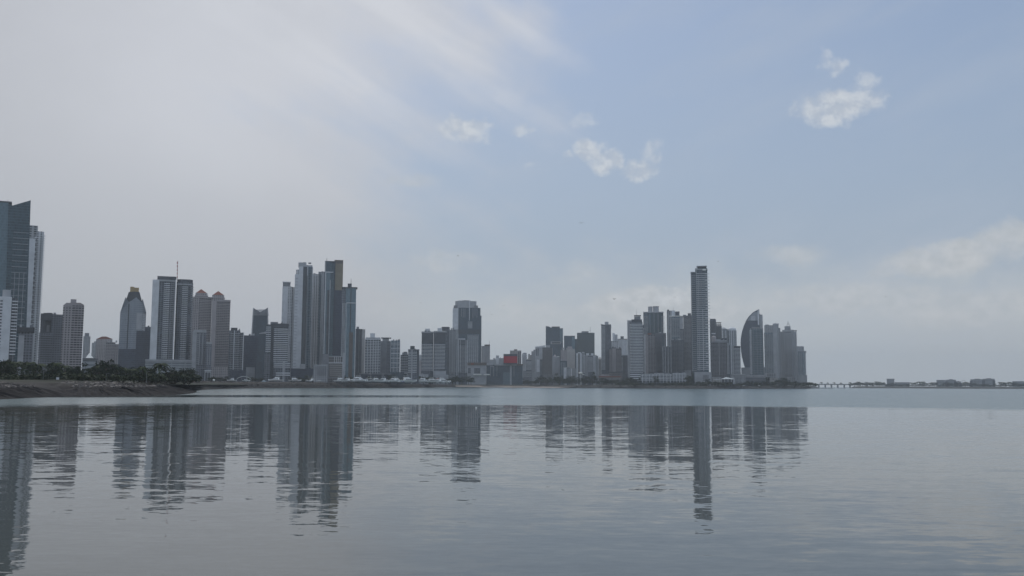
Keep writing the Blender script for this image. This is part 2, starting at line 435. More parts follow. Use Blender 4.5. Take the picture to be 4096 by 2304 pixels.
b.prism('cornice', [866, 923], 1199, 'pink', y0=1206, dy=-1.2, depth=26)
b.pyr('roof', 850, 897, 1180, (873, 1164), 'redroof', 2, 18)
b.bands([868, 921], 1212, 1470, 1204, 'pink', fh=3.2, out=1.2, h=1.1, ext=-.6)
b.prism('podium', [845, 925], 1468, 'pwin', dy=-8, depth=20)
b = Bld('office_tower', 'grey block with a blank pale edge in front of the left pyramid-roofed tower', 1480, 798)
b.prism('wall', [771, (788, 0), (826, 0)], 1325, ['lgrey', 'dwin'], depth=24)
b.prism('roof', [776, 826], 1320, 'lgrey', y0=1330, dy=-1, depth=24)
for px in (800, 812): b.fin(px, 1332, 1460, 'lgrey', 1.2, .7)
b.bands([789, 799], 1334, 1460, 1325, 'lgrey', out=1., h=.9)
b = Bld('office_tower', 'narrow low dark block with a white rooftop band, against the pyramid-roofed towers', 1470, 837)
b.prism('wall', [825, 848], 1374, 'dwin', depth=20); b.prism('roof', [825, 849], 1368, 'lgrey', y0=1376, dy=-1, depth=20)
for px in (833, 841): b.fin(px, 1376, 1460, 'lgrey', .7, .5)
b = Bld('apartment_tower', 'dark banded tower with two thin white uprights right of the pyramid-roofed towers', 1510, 948)
b.prism('wall', [917, 962], 1322, 'recess', depth=24); b.prism('wall', [960, 976], 1330, 'dwin', dy=2, depth=22)
b.prism('roof_box', [924, 950], 1311, 'dgrey', y0=1324, dy=4, depth=14)
b.slant('roof_fin', [(952, 1322), (960, 1313)], 'dgrey', y0=1331, dy=3, depth=8)
b.fin(938, 1322, 1480, 'white', 1.2, 1.6); b.fin(974, 1330, 1480, 'white', 1.1, 1.2)
b.bands([923, 960], 1328, 1480, 1322, 'lgrey', fh=3.3, out=1.1, h=1.)
b.bands([962, 975], 1336, 1480, 1322, 'lgrey', fh=3.3, out=1.1, h=1., dy=2, ext=-.6)
b.prism('podium', [922, 985], 1482, 'navy', dy=-10, depth=30)
# --- crown shaped like an M
b = Bld('office_tower', 'dark blue glass tower with a notched crown like the letter M', 1750, 1040)
b.slant('wall', [(1014, 1234), (1041, 1252), (1071, 1233)], 'glassblue', depth=30, base=[995, 1038, 1078])
b.slant('crown', [(1013, 1231), (1041, 1249), (1072, 1230)], 'grey', y0=1262, dy=-1.2, depth=4, base=[1010, 1041, 1074])
b.slant('edge_rib', [(1012, 1232), (1016, 1234)], 'lgrey', dy=-1.8, depth=3, base=[993, 999])
b.slant('edge_rib', [(1068, 1235), (1072, 1232)], 'lgrey', dy=-1.8, depth=3, base=[1074, 1080])
b = Bld('office_tower', 'low dark navy slab below the M-crowned glass tower', 1640, 1008)
b.prism('wall', [976, 1036], 1342, 'navy', depth=24); b.clutter(985, 1030, 1341, 4, 4)
b.prism('annex', [984, 1020], 1469, 'lgrey', dy=-8, depth=10)
b = Bld('office_tower', 'leaning blue glass slab whose face slopes away from the navy slab', 1600, 1045)
b.slant('wall', [(1036, 1334), (1068, 1326)], 'glassblue', depth=24, base=[1018, 1066])
b.slant('roof_edge', [(1036, 1333), (1068, 1325)], 'lgrey', y0=1335, dy=-.5, depth=20, base=[1036, 1068])
b = Bld('apartment_tower', 'broad white-banded block with a dark vertical core beside the M-crowned tower', 1450, 1112)
b.prism('wall', [1066, 1084], 1298, 'recess', depth=22); b.prism('core', [1084, 1096], 1296, 'dgrey', dy=2, depth=22)
b.prism('wall', [1096, 1155], 1300, 'recess', depth=24); b.prism('roof', [1094, 1156], 1294, 'dgrey', y0=1306, dy=-1, depth=24)
b.prism('roof_box', [1082, 1112], 1288, 'grey', y0=1297, dy=5, depth=12); b.clutter(1112, 1150, 1294, 3, 4)
b.bands([1066, 1084], 1303, 1500, 1298, 'white', fh=3.3, out=1.2, h=1.1, ext=.4)
b.bands([1097, 1154], 1310, 1448, 1300, 'white', fh=3.3, out=1.2, h=1.1)
b.prism('podium', [1094, 1162], 1446, 'recess', dy=-3, depth=24)
b.bands([1095, 1132], 1447, 1475, 1446, 'white', fh=3.3, out=1., h=1.2, dy=-3); b.bands([1139, 1161], 1447, 1475, 1446, 'white', fh=3.3, out=1., h=1.2, dy=-3)
b.prism('panel', [1131, 1140], 1447, 'lgrey', dy=-4, depth=1.2)
b.bands([1105, 1162], 1486, 1506, 1446, 'white', fh=3.6, out=1.2, h=1.7, dy=-4, part='ledge')
b = Bld('apartment_tower', 'low dark banded block at the foot of the broad white-banded block', 1400, 1070)
b.prism('wall', [1058, 1082], 1412, 'recess', depth=20); b.bands([1058, 1082], 1414, 1500, 1412, 'grey', out=1., h=1.)
# --- tall cluster
b = Bld('apartment_tower', 'white tower with small dark windows and one head block, edge of the tall cluster', 1760, 1160)
b.prism('wall', [1130, (1150, 0), (1168, 0)], 1146, ['white', 'wwin'], depth=26); b.prism('wall', [(1166, 0), (1185, 1), (1200, 3)], 1148, ['wwin2', 'grid'], depth=24)
b.prism('head_block', [1132, 1162], 1128, 'grey', y0=1147, dy=4, depth=16); b.prism('head_ledge', [1131, 1163], 1127, 'white', y0=1130, dy=3, depth=18)
b.bands([1174, 1196], 1153, 1478, 1148, 'white', fh=3.3, out=1.2, h=1.1, dy=2)
for px in (1166, 1176, 1197): b.fin(px, 1150, 1480, 'white', .9, 1.)
b = Bld('apartment_tower', 'tall white and dark striped tower with a stepped top in the tall cluster', 1730, 1215)
b.prism('wall', [1180, 1196], 1098, 'white', depth=24, dy=1); b.prism('wall', [1185, 1210], 1079, 'wwin', y0=1100, dy=4, depth=18)
b.prism('wall', [1196, (1213, 0), (1232, 0), (1252, 4)], 1066, ['white', 'glassdark', 'bgrid'], depth=28)
b.prism('head_block', [1194, 1226], 1050, 'lgrey', y0=1067, dy=4, depth=16); b.prism('head_block', [1222, 1250], 1060, 'lgrey', y0=1068, dy=5, depth=16)
b.prism('glass_bay', [1214, 1230], 1102, 'glassdark', dy=-2.5, depth=3)
for px in (1212, 1231, 1251): b.fin(px, 1068, 1470, 'white', 1.3, 1.4)
b.bands([1235, 1249], 1072, 1470, 1066, 'lgrey', fh=3.3, out=.8, h=.9, dy=3)
b.bands([1182, 1193], 1104, 1470, 1098, 'lgrey', fh=6.6, out=.4, h=.9, dy=1, part='floor_line')
b.clutter(1198, 1246, 1051, 4, 3, 8)
b = Bld('apartment_tower', 'slim pale tower squeezed between the striped tower and the glass tower with a spire', 1790, 1264)
b.prism('wall', [1250, 1277], 1096, 'wwin', depth=24); b.clutter(1251, 1276, 1096, 3, 4)
b.bands([1255, 1272], 1102, 1470, 1096, 'lgrey', fh=3.3, out=1., h=1.); b.fin(1263, 1100, 1470, 'white', 1., 1.3)
b = Bld('apartment_tower', 'slim blue-grey tower with fine uprights, left neighbour of the glass tower with a spire', 1800, 1288)
b.prism('wall', [(1274, 3), (1286, 0), (1301, 0)], 1087, ['bgrid', 'strip'], depth=26)
b.slant('crown', [(1274, 1094), (1288, 1085), (1301, 1087)], 'grey', y0=1098, dy=-.6, depth=14)
for px in (1287, 1293, 1300): b.fin(px, 1090, 1470, 'white', .7, .9)
b.bands([1290, 1306], 1330, 1420, 1320, 'white', fh=3.3, out=1.4, h=1., dy=-2)
b = Bld('glass_tower', 'tall dark glass tower with a corner spire and white frame lines', 1690, 1319)
b.prism('wall', [(1300, 0), (1322, 0), (1338, 6)], 1047, ['glassblue', 'glassteal'], depth=28)
b.mast(1307, 1031, 1048, 'darkmetal', .6, 2, 'spire')
b.prism('crown', [1300, 1338], 1044, 'dgrey', y0=1049, dy=1, depth=20)
b.prism('glass_bay', [1305, 1322], 1090, 'glasspale', dy=-2, depth=2.4); b.prism('glass_bay', [1309, 1319], 1160, 'glassdark', dy=-3, depth=2)
b.prism('frame_line', [1303, 1333], 1087, 'white', y0=1090, dy=-2.4, depth=2)
for px, y in ((1304, 1088), (1321, 1120), (1303, 1048)): b.fin(px, y, 1416, 'white', .8, 2.6)
b = Bld('glass_tower', 'tall slab with golden brown upper cladding that darkens below', 1700, 1356)
b.prism('wall', [1338, 1372], 1160, 'navy', depth=28); b.prism('gold_panel', [1338, 1373], 1040, 'goldpanel', y0=1162, dy=0, depth=28)
b.prism('crown', [1340, 1372], 1042, 'brown', y0=1054, dy=-.7, depth=1); b.prism('dark_edge', [1334, 1342], 1045, 'navy', dy=-1, depth=10)
b = Bld('glass_tower', 'slim pale blue tower with an overhanging roof slab and a brown central strip', 1560, 1395)
b.prism('wall', [1368, 1384], 1150, 'dwin', dy=2, depth=24); b.prism('wall', [1384, 1425], 1151, 'glasspale', depth=26)
b.prism('roof_slab', [1368, 1430], 1148, 'dgrey', y0=1152, dy=-1.2, depth=26); b.prism('penthouse', [1391, 1407], 1134, 'dgrey', y0=1150, dy=3, depth=12)
b.mast(1404, 1115, 1135, 'darkmetal', .5, 6, 'spire'); b.prism('seam', [1403, 1406], 1155, 'darkmetal', y0=1330, dy=-.5, depth=.8)
b.prism('brown_strip', [1397, 1412], 1329, 'brown', dy=-.7, depth=1); b.prism('frame_line', [1386, 1425], 1210, 'white', y0=1213, dy=-1.2, depth=1.4)
for px, y in ((1386, 1211), (1424, 1211), (1371, 1212), (1376, 1212), (1381, 1212)): b.fin(px, y, 1500, 'white', .7, 1.1)
b = Bld('parking_building', 'low grey block with white-framed top storey and brown bands, under the golden slab', 1480, 1340, 'building')
b.prism('wall', [1290, 1316], 1417, 'grey', depth=20); b.prism('wall', [1316, 1372], 1424, 'brownband', depth=22); b.prism('wall', [1370, 1380], 1411, 'lgrey', dy=-1, depth=20)
b.prism('ledge', [1315, 1372], 1450, 'white', y0=1453, dy=-1.2, depth=1.5); b.prism('ledge', [1315, 1372], 1424, 'lgrey', y0=1427, dy=-1.2, depth=1.5)
for px in (1338, 1346, 1353, 1361): b.fin(px, 1426, 1451, 'white', .7, .9)
for k in range(6): b.prism('ledge', [1318, 1371], 1459+k*8, 'cream', y0=1462+k*8, dy=-.9, depth=1)
b = Bld('parking_building', 'low grey banded block in front of the tall cluster', 1440, 1282, 'building')
b.prism('wall', [1254, 1310], 1458, 'gwin', depth=20)
for k in range(5): b.prism('ledge', [1268, 1306], 1465+k*8, 'grey', y0=1468+k*8, dy=-.8, depth=1)
b = Bld('parking_building', 'long dark plinth under the white striped towers', 1600, 1208, 'building')
b.prism('wall', [1164, 1254], 1474, 'navy', depth=30); b.prism('ledge', [1200, 1222], 1456, 'lgrey', y0=1475, dy=-1, depth=8)
# --- middle waterfront
b = Bld('office_tower', 'dark slab with a blank pale end wall, right of the pale blue tower', 1810, 1443)
b.prism('wall', [1423, (1449, 0), (1461, 8)], 1316, ['glassdark', 'cream'], depth=26); b.prism('roof_box', [1426, 1436], 1307, 'grey', y0=1318, dy=4, depth=10)
for px in (1426, 1437, 1448): b.fin(px, 1320, 1490, 'grey', .6, .6)
b = Bld('apartment_tower', 'white gridded apartment block with a white rooftop tank', 1700, 1492)
b.prism('wall', [(1461, 2), (1473, 0), (1512, 0), (1523, 4)], 1356, 'recess', depth=26); b.prism('roof', [1463, 1522], 1350, 'lgrey', y0=1358, dy=1, depth=22)
b.prism('water_tank', [1481, 1500], 1333, 'white', y0=1351, dy=6, depth=12); b.prism('roof_ledge', [1460, 1524], 1355, 'white', y0=1359, dy=-1.4, depth=4)
b.bands([(1462, 2), (1473, 0), (1512, 0), (1522, 4)], 1361, 1492, 1356, 'white', fh=3.3, out=1.1, h=.9)
for px in (1471, 1483, 1494, 1504, 1513): b.fin(px, 1357, 1494, 'white', 1.0, 1.4)
b = Bld('office_tower', 'plain grey slab with a floating flat roof plate, between two gridded blocks', 1760, 1545)
b.prism('wall', [1523, (1548, 0), (1566, 3)], 1364, ['grey', 'dwin'], depth=26); b.prism('roof_slab', [1524, 1565], 1350, 'dgrey', y0=1353, dy=1, depth=20); b.prism('roof_box', [1530, 1556], 1353, 'lgrey', y0=1365, dy=4, depth=12)
b = Bld('apartment_tower', 'blue-glass block with a fine white grid', 1700, 1582)
b.prism('wall', [1563, 1601], 1362, 'bgrid', depth=24); b.clutter(1565, 1600, 1362, 4, 3)
for px in (1564, 1577, 1589, 1600): b.fin(px, 1362, 1487, 'white', .8, .9)
b.bands([1590, 1601], 1366, 1487, 1362, 'lgrey', out=.9, h=.9)
for k in range(6): b.prism('floor_line', [1564, 1600], 1375+k*19, 'white', y0=1377+k*19, dy=-.5, depth=.8)
b = Bld('apartment_tower', 'low banded block just left of the block with a greenish tank', 1660, 1618)
b.prism('wall', [1602, 1634], 1419, 'recess', depth=22); b.bands([1602, 1633], 1421, 1495, 1419, 'lgrey', out=1., h=1.)
b.prism('roof_box', [1614, 1630], 1407, 'grey', y0=1420, dy=3, depth=12); b.clutter(1604, 1632, 1419, 3, 5)
b = Bld('apartment_tower', 'banded block with a greenish tank on top, near the marina', 1610, 1655)
b.prism('wall', [1633, (1668, 0), (1677, 6)], 1400, ['recess', 'dgrey'], depth=22); b.prism('wall', [1645, 1651], 1398, 'lgrey', dy=-1, depth=2)
b.bands([1633, 1668], 1403, 1495, 1400, 'white', out=1., h=.95); b.prism('water_tank', [1641, 1659], 1384, 'glassgreen', y0=1401, dy=4, depth=12); b.clutter(1636, 1674, 1399, 3, 4)
b.prism('roof', [1632, 1678], 1397, 'grey', y0=1401, dy=-.6, depth=20)
for nm, lab, D, x0, x1, y, m in (('apartment_tower', 'faint pale distant block in the gap left of the round-topped pair', 2700, 1676, 1688, 1420, 'wwin'), ('apartment_tower', 'faint brownish distant block low in the gap beside the marina', 2400, 1677, 1690, 1442, 'pwin')):
    b = Bld(nm, lab, D, (x0+x1)/2); b.prism('wall', [x0, x1], y, m); b.clutter(x0, x1, y, 1, 4)
b = Bld('apartment_tower', 'left one of the white-banded pair with a dark upper quarter', 1900, 1711, group='white-banded pair')
b.prism('wall', [(1687, 3), (1694, 0), (1726, 0), (1734, 3)], 1330, 'recess', depth=26); b.prism('roof', [1686, 1735], 1326, 'lgrey', y0=1331, dy=-.8, depth=24)
b.prism('water_tank', [1700, 1720], 1315, 'white', y0=1327, dy=6, depth=12); b.prism('upper_storeys', [1688, 1733], 1332, 'dgrey', y0=1372, dy=-1.2, depth=4)
b.bands([(1688, 3), (1694, 0), (1726, 0), (1733, 3)], 1374, 1485, 1330, 'white', out=1.2, h=1.0); b.clutter(1692, 1730, 1326, 3, 5)
b.prism('podium', [1676, 1714], 1497, 'lgrey', dy=-24, depth=20)
b = Bld('apartment_tower', 'right one of the white-banded pair, joined to a taller gridded block', 1900, 1758, group='white-banded pair')
b.prism('wall', [(1735, 0), (1781, 0), (1790, 6)], 1328, 'recess', depth=26); b.prism('roof', [1735, 1786], 1324, 'lgrey', y0=1329, dy=-.8, depth=24)
b.prism('upper_storeys', [1736, 1783], 1331, 'dgrey', y0=1372, dy=-1.2, depth=4); b.bands([1739, 1781], 1374, 1480, 1328, 'white', out=1.2, h=1.0)
b.prism('roof_box', [1750, 1768], 1312, 'white', y0=1326, dy=4, depth=14); b.prism('podium', [1732, 1784], 1484, 'lgrey', dy=-14, depth=30); b.prism('podium', [1744, 1794], 1499, 'lgrey', dy=-30, depth=30)
b = Bld('apartment_tower', 'dark gridded block with a flat round crown left of the big blue glass tower', 1960, 1802)
b.prism('wall', [1783, (1798, 0), (1823, 0)], 1320, ['dwin', 'grid'], depth=26); b.cyl('crown', 1766, 1799, 1307, 'dgrey', 1322, 6); b.clutter(1790, 1820, 1319, 4, 6)
for px in (1798, 1811, 1822): b.fin(px, 1320, 1490, 'lgrey', .9, .9)
b.bands([1799, 1822], 1324, 1490, 1320, 'lgrey', fh=3.3, out=.7, h=.8)
b = Bld('glass_tower', 'broad dark blue glass tower with white ribs and a rounded parapet crown', 2250, 1866)
b.prism('wall', [(1811, 10), (1835, 0), (1922, 0)], 1231, ['strip', 'glassblue'], depth=40)
b.prism('wall', [1918, 1926], 1262, 'glassblue', dy=3, depth=30); b.prism('crown', [(1821, 6), (1832, 1), (1895, 1), (1906, 6)], 1204, 'lgrey', y0=1232, dy=1, depth=26)
b.cyl('crown_drum', 1846, 1882, 1201, 'grey', 1206, 6); b.cyl('crown_drum', 1832, 1848, 1202, 'lgrey', 1206, 4); b.prism('crown_step', [1815, 1912], 1222, 'grey', y0=1233, dy=3, depth=30)
b.prism('light_panel', [(1811, 8), (1833, -.6)], 1232, 'white', y0=1318, dy=-.6, depth=4); b.fin(1878, 1204, 1282, 'white', 2.0, 1.2)
for px in (1846, 1853, 1860, 1892, 1900, 1908): b.fin(px, 1234, 1262+rnd(0, 14), 'lgrey', .9, .6)
for px in (1872, 1880, 1888, 1896, 1904, 1912): b.fin(px, 1338, 1450, 'white', 1.1, .7)
b.bands([1872, 1890], 1284, 1316, 1231, 'white', out=.8, h=1.1); b.bands([1872, 1912], 1340, 1450, 1231, 'lgrey', fh=3.6, out=.4, h=.9)
b.prism('recess_band', [1834, 1923], 1318, 'glassdark', y0=1336, dy=-.5, depth=1)
b = Bld('apartment_tower', 'banded block with a dark top in front of the broad blue glass tower', 2050, 1848)
b.prism('wall', [1824, (1837, 0), (1870, 0)], 1357, ['strip', 'recess'], depth=26); b.prism('roof', [1834, 1861], 1354, 'white', y0=1358, dy=-1, depth=20); b.prism('upper_storeys', [1837, 1870], 1358, 'dgrey', y0=1378, dy=-1, depth=3)
b.bands([1838, 1869], 1380, 1490, 1357, 'lgrey', out=1., h=1.); b.bands([1838, 1869], 1360, 1377, 1357, 'grey', out=1.4, h=.9, part='ledge')
for px in (1829, 1835, 1842, 1864, 1869): b.fin(px, 1360, 1490, 'white', .9, 1.3)
b = Bld('office_tower', 'plain greenish grey block with a thin rooftop mast beside the blue glass tower', 2320, 1943)
b.prism('wall', [1926, 1960], 1384, 'gwin', depth=24); b.prism('roof_box', [1938, 1960], 1378, 'brown', y0=1386, dy=2, depth=16); b.mast(1958, 1361, 1380, 'metal', .5)
b = Bld('shopping_centre', 'cream low shopping building with a dark roof band and white awnings', 2110, 1906, 'building')
b.prism('wall', [1868, 1944], 1461, 'lgrey', depth=40); b.prism('roof_band', [1868, 1947], 1450, 'brown', y0=1461, dy=-1.5, depth=40); b.prism('red_sign', [1884, 1895], 1452, 'redroof', y0=1459, dy=-2.2, depth=.6)
for x0, x1 in ((1871, 1884), (1897, 1922)): b.prism('shutter', [x0, x1], 1472, 'recess', y0=1494, dy=-.5, depth=1)
for x0, x1 in ((1893, 1926), (1935, 1960)): b.prism('awning', [x0, x1], 1496, 'canvas', y0=1500, dy=-6, depth=6)
for px in (1869, 1886, 1924, 1941): b.fin(px, 1461, 1500, 'lgrey', 4, 1.2)
b = Bld('shopping_centre', 'dark glass mall with white frame beams under the red billboard', 2150, 2025, 'building')
b.prism('wall', [1947, 2091], 1459, 'glassblue', depth=50); b.prism('beam', [1978, 2066], 1455, 'lgrey', y0=1462, dy=-2, depth=6); b.prism('beam', [1945, 1972], 1452, 'lgrey', y0=1462, dy=-2, depth=6)
b.prism('column', [2040, 2047], 1456, 'lgrey', dy=-2.5, depth=6); b.prism('blue_panel', [2012, 2040], 1489, 'glasspale', dy=-1.2, depth=1); b.prism('roof_band', [2066, 2092], 1456, 'brown', y0=1462, dy=-1.5, depth=6)
for px in (1962, 1975, 1988, 2056, 2091): b.fin(px, 1463, 1505, 'lgrey', 1., 1.)
b.prism('frame', [1961, 1975], 1466, 'lgrey', y0=1468, dy=-1.2, depth=1)
b = Bld('billboard', 'large red billboard with a dark top strip above the dark glass mall', 2140, 2041, 'billboard', z0=at(2041, 1458, 2140).z)
b.prism('frame', [2014, 2069], 1416, 'dgrey', dy=0, depth=5); b.prism('red_panel', [2015, 2069], 1425, 'redboard', y0=1452, dy=-.8, depth=.7)
b.prism('column', [2024, 2028], 1440, 'darkmetal', dy=5, depth=3); b.prism('column', [2054, 2058], 1440, 'darkmetal', dy=5, depth=3)
# --- distant blocks in the middle
b = Bld('apartment_tower', 'tiny pale distant block with a narrow tank, just left of the red billboard', 3000, 1990)
b.prism('wall', [1984, 1998], 1432, 'wwin'); b.prism('water_tank', [1984, 1996], 1422, 'lgrey', y0=1433, dy=4, depth=10)
b = Bld('apartment_tower', 'tiny distant grey block, flat-roofed, touching the red billboard', 2900, 2005)
b.prism('wall', [1996, 2015], 1432, 'gwin'); b.clutter(1996, 2014, 1432, 1, 4)
b = Bld('apartment_tower', 'tiny distant low grey block right of the plain greenish block', 3000, 1974)
b.prism('wall', [1960, 1985], 1438, 'gwin'); b.clutter(1962, 1984, 1438, 3, 8)
b = Bld('apartment_tower', 'brown and cream striped block rising behind the red billboard', 2600, 2062)
b.prism('wall', [2040, (2071, 0), (2085, 8)], 1405, ['cwin', 'recessb'], depth=30); b.prism('roof', [2040, 2085], 1402, 'cream', y0=1406, dy=-.6, depth=28); b.prism('roof_box', [2056, 2069], 1397, 'brown', y0=1403, dy=6, depth=12)
for px in (2043, 2050, 2057, 2064, 2071, 2078): b.fin(px, 1405, 1460, 'cream', 1.4, .9)
b = Bld('apartment_tower', 'pale distant tower with a barrel-shaped top right of the red billboard', 2800, 2098)
b.prism('wall', [2088, 2108], 1417, 'wwin'); b.cyl('crown', 2090, 2107, 1411, 'lgrey', 1418, 5); b.bands([2089, 2107], 1420, 1480, 1417, 'lgrey', out=.9)
b = Bld('apartment_tower', 'short white block with deep stacked balconies right of the mall', 2450, 2115)
b.prism('wall', [2104, 2126], 1440, 'recess', depth=20); b.bands([2104, 2126], 1441, 1483, 1440, 'white', fh=3.6, out=1.6, h=1.4); b.clutter(2106, 2124, 1440, 2, 5)
b.prism('podium', [2092, 2127], 1483, 'dwin', dy=-10, depth=20)
for k in range(3): b.prism('ledge', [2093, 2126], 1487+k*8, 'lgrey', y0=1490+k*8, dy=-11, depth=1)
b = Bld('apartment_tower', 'beige distant block with a jagged roofline above the stacked white balconies', 2700, 2120)
b.prism('wall', [2112, 2130], 1420, 'cwin'); b.clutter(2112, 2130, 1420, 3, 6)
b = Bld('office_tower', 'small pale blue-grey block stepping up to the slant-roofed pale block', 2680, 2135)
b.prism('wall', [2126, 2143], 1405, 'gwin'); b.prism('roof_box', [2134, 2141], 1399, 'grey', y0=1406, dy=4, depth=10)
b = Bld('office_tower', 'large pale block with a slanted roofline and one dark window strip', 2600, 2160)
b.slant('wall', [(2141, 1389), (2152, 1388), (2180, 1383)], 'lgrey', depth=30); b.slant('roof_edge', [(2141, 1386), (2152, 1386), (2181, 1381)], 'white', y0=1390, dy=-.8, depth=26)
b.prism('window', [2145, 2148], 1396, 'glassdark', y0=1424, dy=-.5, depth=1); b.prism('window', [2151, 2154], 1394, 'glassdark', y0=1424, dy=-.5, depth=1)
b = Bld('apartment_tower', 'narrow pale end wall with a banded wing, left of the dark office grid', 2380, 2158)
b.prism('wall', [2147, (2159, 0), (2171, 0)], 1438, ['white', 'recess'], depth=20); b.bands([2159, 2171], 1441, 1500, 1438, 'lgrey', out=1.); b.prism('podium', [2127, 2160], 1488, 'gwin', dy=-10, depth=14)
b = Bld('office_tower', 'dark block with a regular fine window grid and a tank on its roof', 2360, 2190)
b.prism('wall', [2170, 2210], 1393, 'dgrid', depth=30); b.prism('roof', [2169, 2211], 1390, 'dgrey', y0=1394, dy=-.8, depth=28); b.prism('water_tank', [2183, 2200], 1381, 'lgrey', y0=1391, dy=5, depth=14)
b.bands([2170, 2210], 1396, 1500, 1393, 'brown', fh=3.3, out=.6, h=.7); b.fin(2210, 1392, 1500, 'lgrey', 1.2, .9)
b = Bld('glass_tower', 'dark blue glass twin-block tower with a dip in its roofline', 2720, 2218)
b.slant('wall', [(2183, 1304), (2196, 1306), (2207, 1312)], 'glassblue', depth=30); b.prism('wall', [2206, (2239, 0)], 1307, 'glassblue', dy=-1, depth=32); b.prism('wall', [2238, 2252], 1313, 'glasspale', dy=2, depth=24)
b.prism('roof_band', [2207, 2239], 1306, 'brown', y0=1309, dy=-1.6, depth=30); b.prism('sign_band', [2203, 2243], 1366, 'lgrey', y0=1376, dy=-2, depth=.7); b.prism('sign_window', [2207, 2240], 1368, 'glassdark', y0=1374, dy=-2.4, depth=.5)
b.slant('base_flare', [(2240, 1372), (2252, 1374)], 'glassblue', dy=1, depth=24, base=[2240, 2257])
b = Bld('glass_tower', 'lower blue-grey glass slab between two taller glass towers', 2700, 2278)
b.prism('wall', [2256, (2287, 0), (2300, 6)], 1345, ['glassblue', 'glasspale'], depth=30); b.prism('roof', [2256, 2299], 1343, 'dgrey', y0=1346, dy=2, depth=24)
b = Bld('glass_tower', 'sliver of a dark slab squeezed left of the black-green glass box', 2800, 2304)
b.prism('wall', [2299, 2310], 1356, 'glassblue'); b.clutter(2300, 2309, 1356, 1, 3)
b = Bld('glass_tower', 'plain black-green glass box with a low cap and a thin antenna', 2750, 2343)
b.prism('wall', [2308, 2378], 1331, 'glassgreen', depth=40); b.prism('crown', [2326, 2354], 1325, 'grey', y0=1332, dy=4, depth=20); b.mast(2362, 1306, 1332, 'metal', .6, 8, 'antenna')
m = MB(); p, q = b.loc(2354, 1327, 8), b.loc(2361, 1318, 8); m.tube([tuple(p), tuple(q)], .4, 5); m.build('antenna_stay', M['metal'], b.e)
b = Bld('apartment_tower', 'stepped pinkish cream building in front of the blue glass towers', 2520, 2272)
b.prism('wall', [2242, 2268], 1400, 'pwin', depth=24); b.prism('wall', [2264, 2290], 1391, 'pwin', dy=2, depth=24); b.prism('wall', [2268, 2300], 1396, 'cream', dy=1, depth=24); b.prism('roof_box', [2270, 2288], 1386, 'pink', y0=1392, dy=5, depth=12); b.clutter(2244, 2290, 1397, 3, 6)
b = Bld('apartment_tower', 'pale grey slab with a small bright white roof cap', 2460, 2225)
b.prism('wall', [2211, 2239], 1426, 'gwin', depth=22); b.prism('roof_cap', [2227, 2238], 1424, 'canvas', y0=1427, dy=-1, depth=12); b.pyr('roof', 2213, 2226, 1426, (2220, 1417), 'pink', 2, 12)
b = Bld('office_tower', 'small bluish green glass block among pale blocks', 2420, 2254)
b.prism('wall', [2240, 2268], 1443, 'glassteal', depth=20); b.prism('wall', [2240, 2262], 1449, 'bgrid', dy=-1, depth=6); b.clutter(2242, 2266, 1443, 2, 5)
b = Bld('apartment_tower', 'low white block with two dark slots and banded windows by the shore', 2300, 2268)
b.prism('wall', [2255, (2266, 0), (2281, 0)], 1470, ['white', 'recess'], depth=18); b.bands([2267, 2279], 1472, 1512, 1470, 'white', out=.9); b.prism('roof', [2255, 2281], 1468, 'lgrey', y0=1471, dy=-.6, depth=16)
for px in (2259, 2264, 2280): b.fin(px, 1471, 1512, 'white', 1., .9)
b = Bld('apartment_tower', 'low grey windowed block behind the shore trees, under the stepped pinkish building', 2330, 2290)
b.prism('wall', [2280, 2305], 1474, 'gwin', depth=18); b.fin(2286, 1474, 1505, 'white', 2.4, .8); b.clutter(2282, 2303, 1474, 2, 4)
b = Bld('apartment_tower', 'white tower with two reddish brown vertical strips', 2450, 2321)
b.prism('wall', [2305, (2312, 0), (2319, 0), (2328, 0), (2338, 0)], 1413, ['white', 'recessb', 'white', 'recess'], depth=24); b.prism('roof_box', [2311, 2324], 1409, 'white', y0=1414, dy=3, depth=12); b.prism('water_tank', [2328, 2338], 1408, 'lgrey', y0=1416, dy=5, depth=10)
for px in (2306, 2312, 2320, 2325, 2337): b.fin(px, 1414, 1492, 'white', 1.4, .9)
b.bands([2313, 2318], 1416, 1492, 1413, 'brown', out=.5); b.bands([2329, 2336], 1416, 1492, 1413, 'white', out=.8)
b = Bld('apartment_tower', 'wide white-banded block with small roof tanks, beside the red-brown strips', 2460, 2355)
b.prism('wall', [2338, (2351, 0), (2372, 0)], 1423, ['gwin', 'recess'], depth=24); b.bands([2352, 2371], 1426, 1490, 1423, 'white', out=1.1); b.prism('roof', [2338, 2372], 1421, 'lgrey', y0=1424, dy=-.6, depth=20)
for x0, x1 in ((2344, 2356), (2364, 2374)): b.prism('water_tank', [x0, x1], 1413, 'white', y0=1422, dy=6, depth=10)
b = Bld('apartment_tower', 'narrow plain white wall block right of the wide banded block', 2480, 2382)
b.prism('wall', [2371, (2382, 0), (2393, 3)], 1423, ['white', 'gwin'], depth=22); b.clutter(2373, 2391, 1423, 2, 5)
b = Bld('apartment_tower', 'small block with a hipped beige roof left of the flared tower', 2500, 2400)
b.prism('wall', [2391, 2409], 1437, 'cwin', depth=18); b.pyr('roof', 2390, 2410, 1438, (2400, 1427), 'cream', 0, 18)
for px in (2394, 2406): b.fin(px, 1438, 1500, 'white', 1.2, .8)
b = Bld('apartment_tower', 'slim tower with a flared roof edge and banded left face', 2260, 2424)
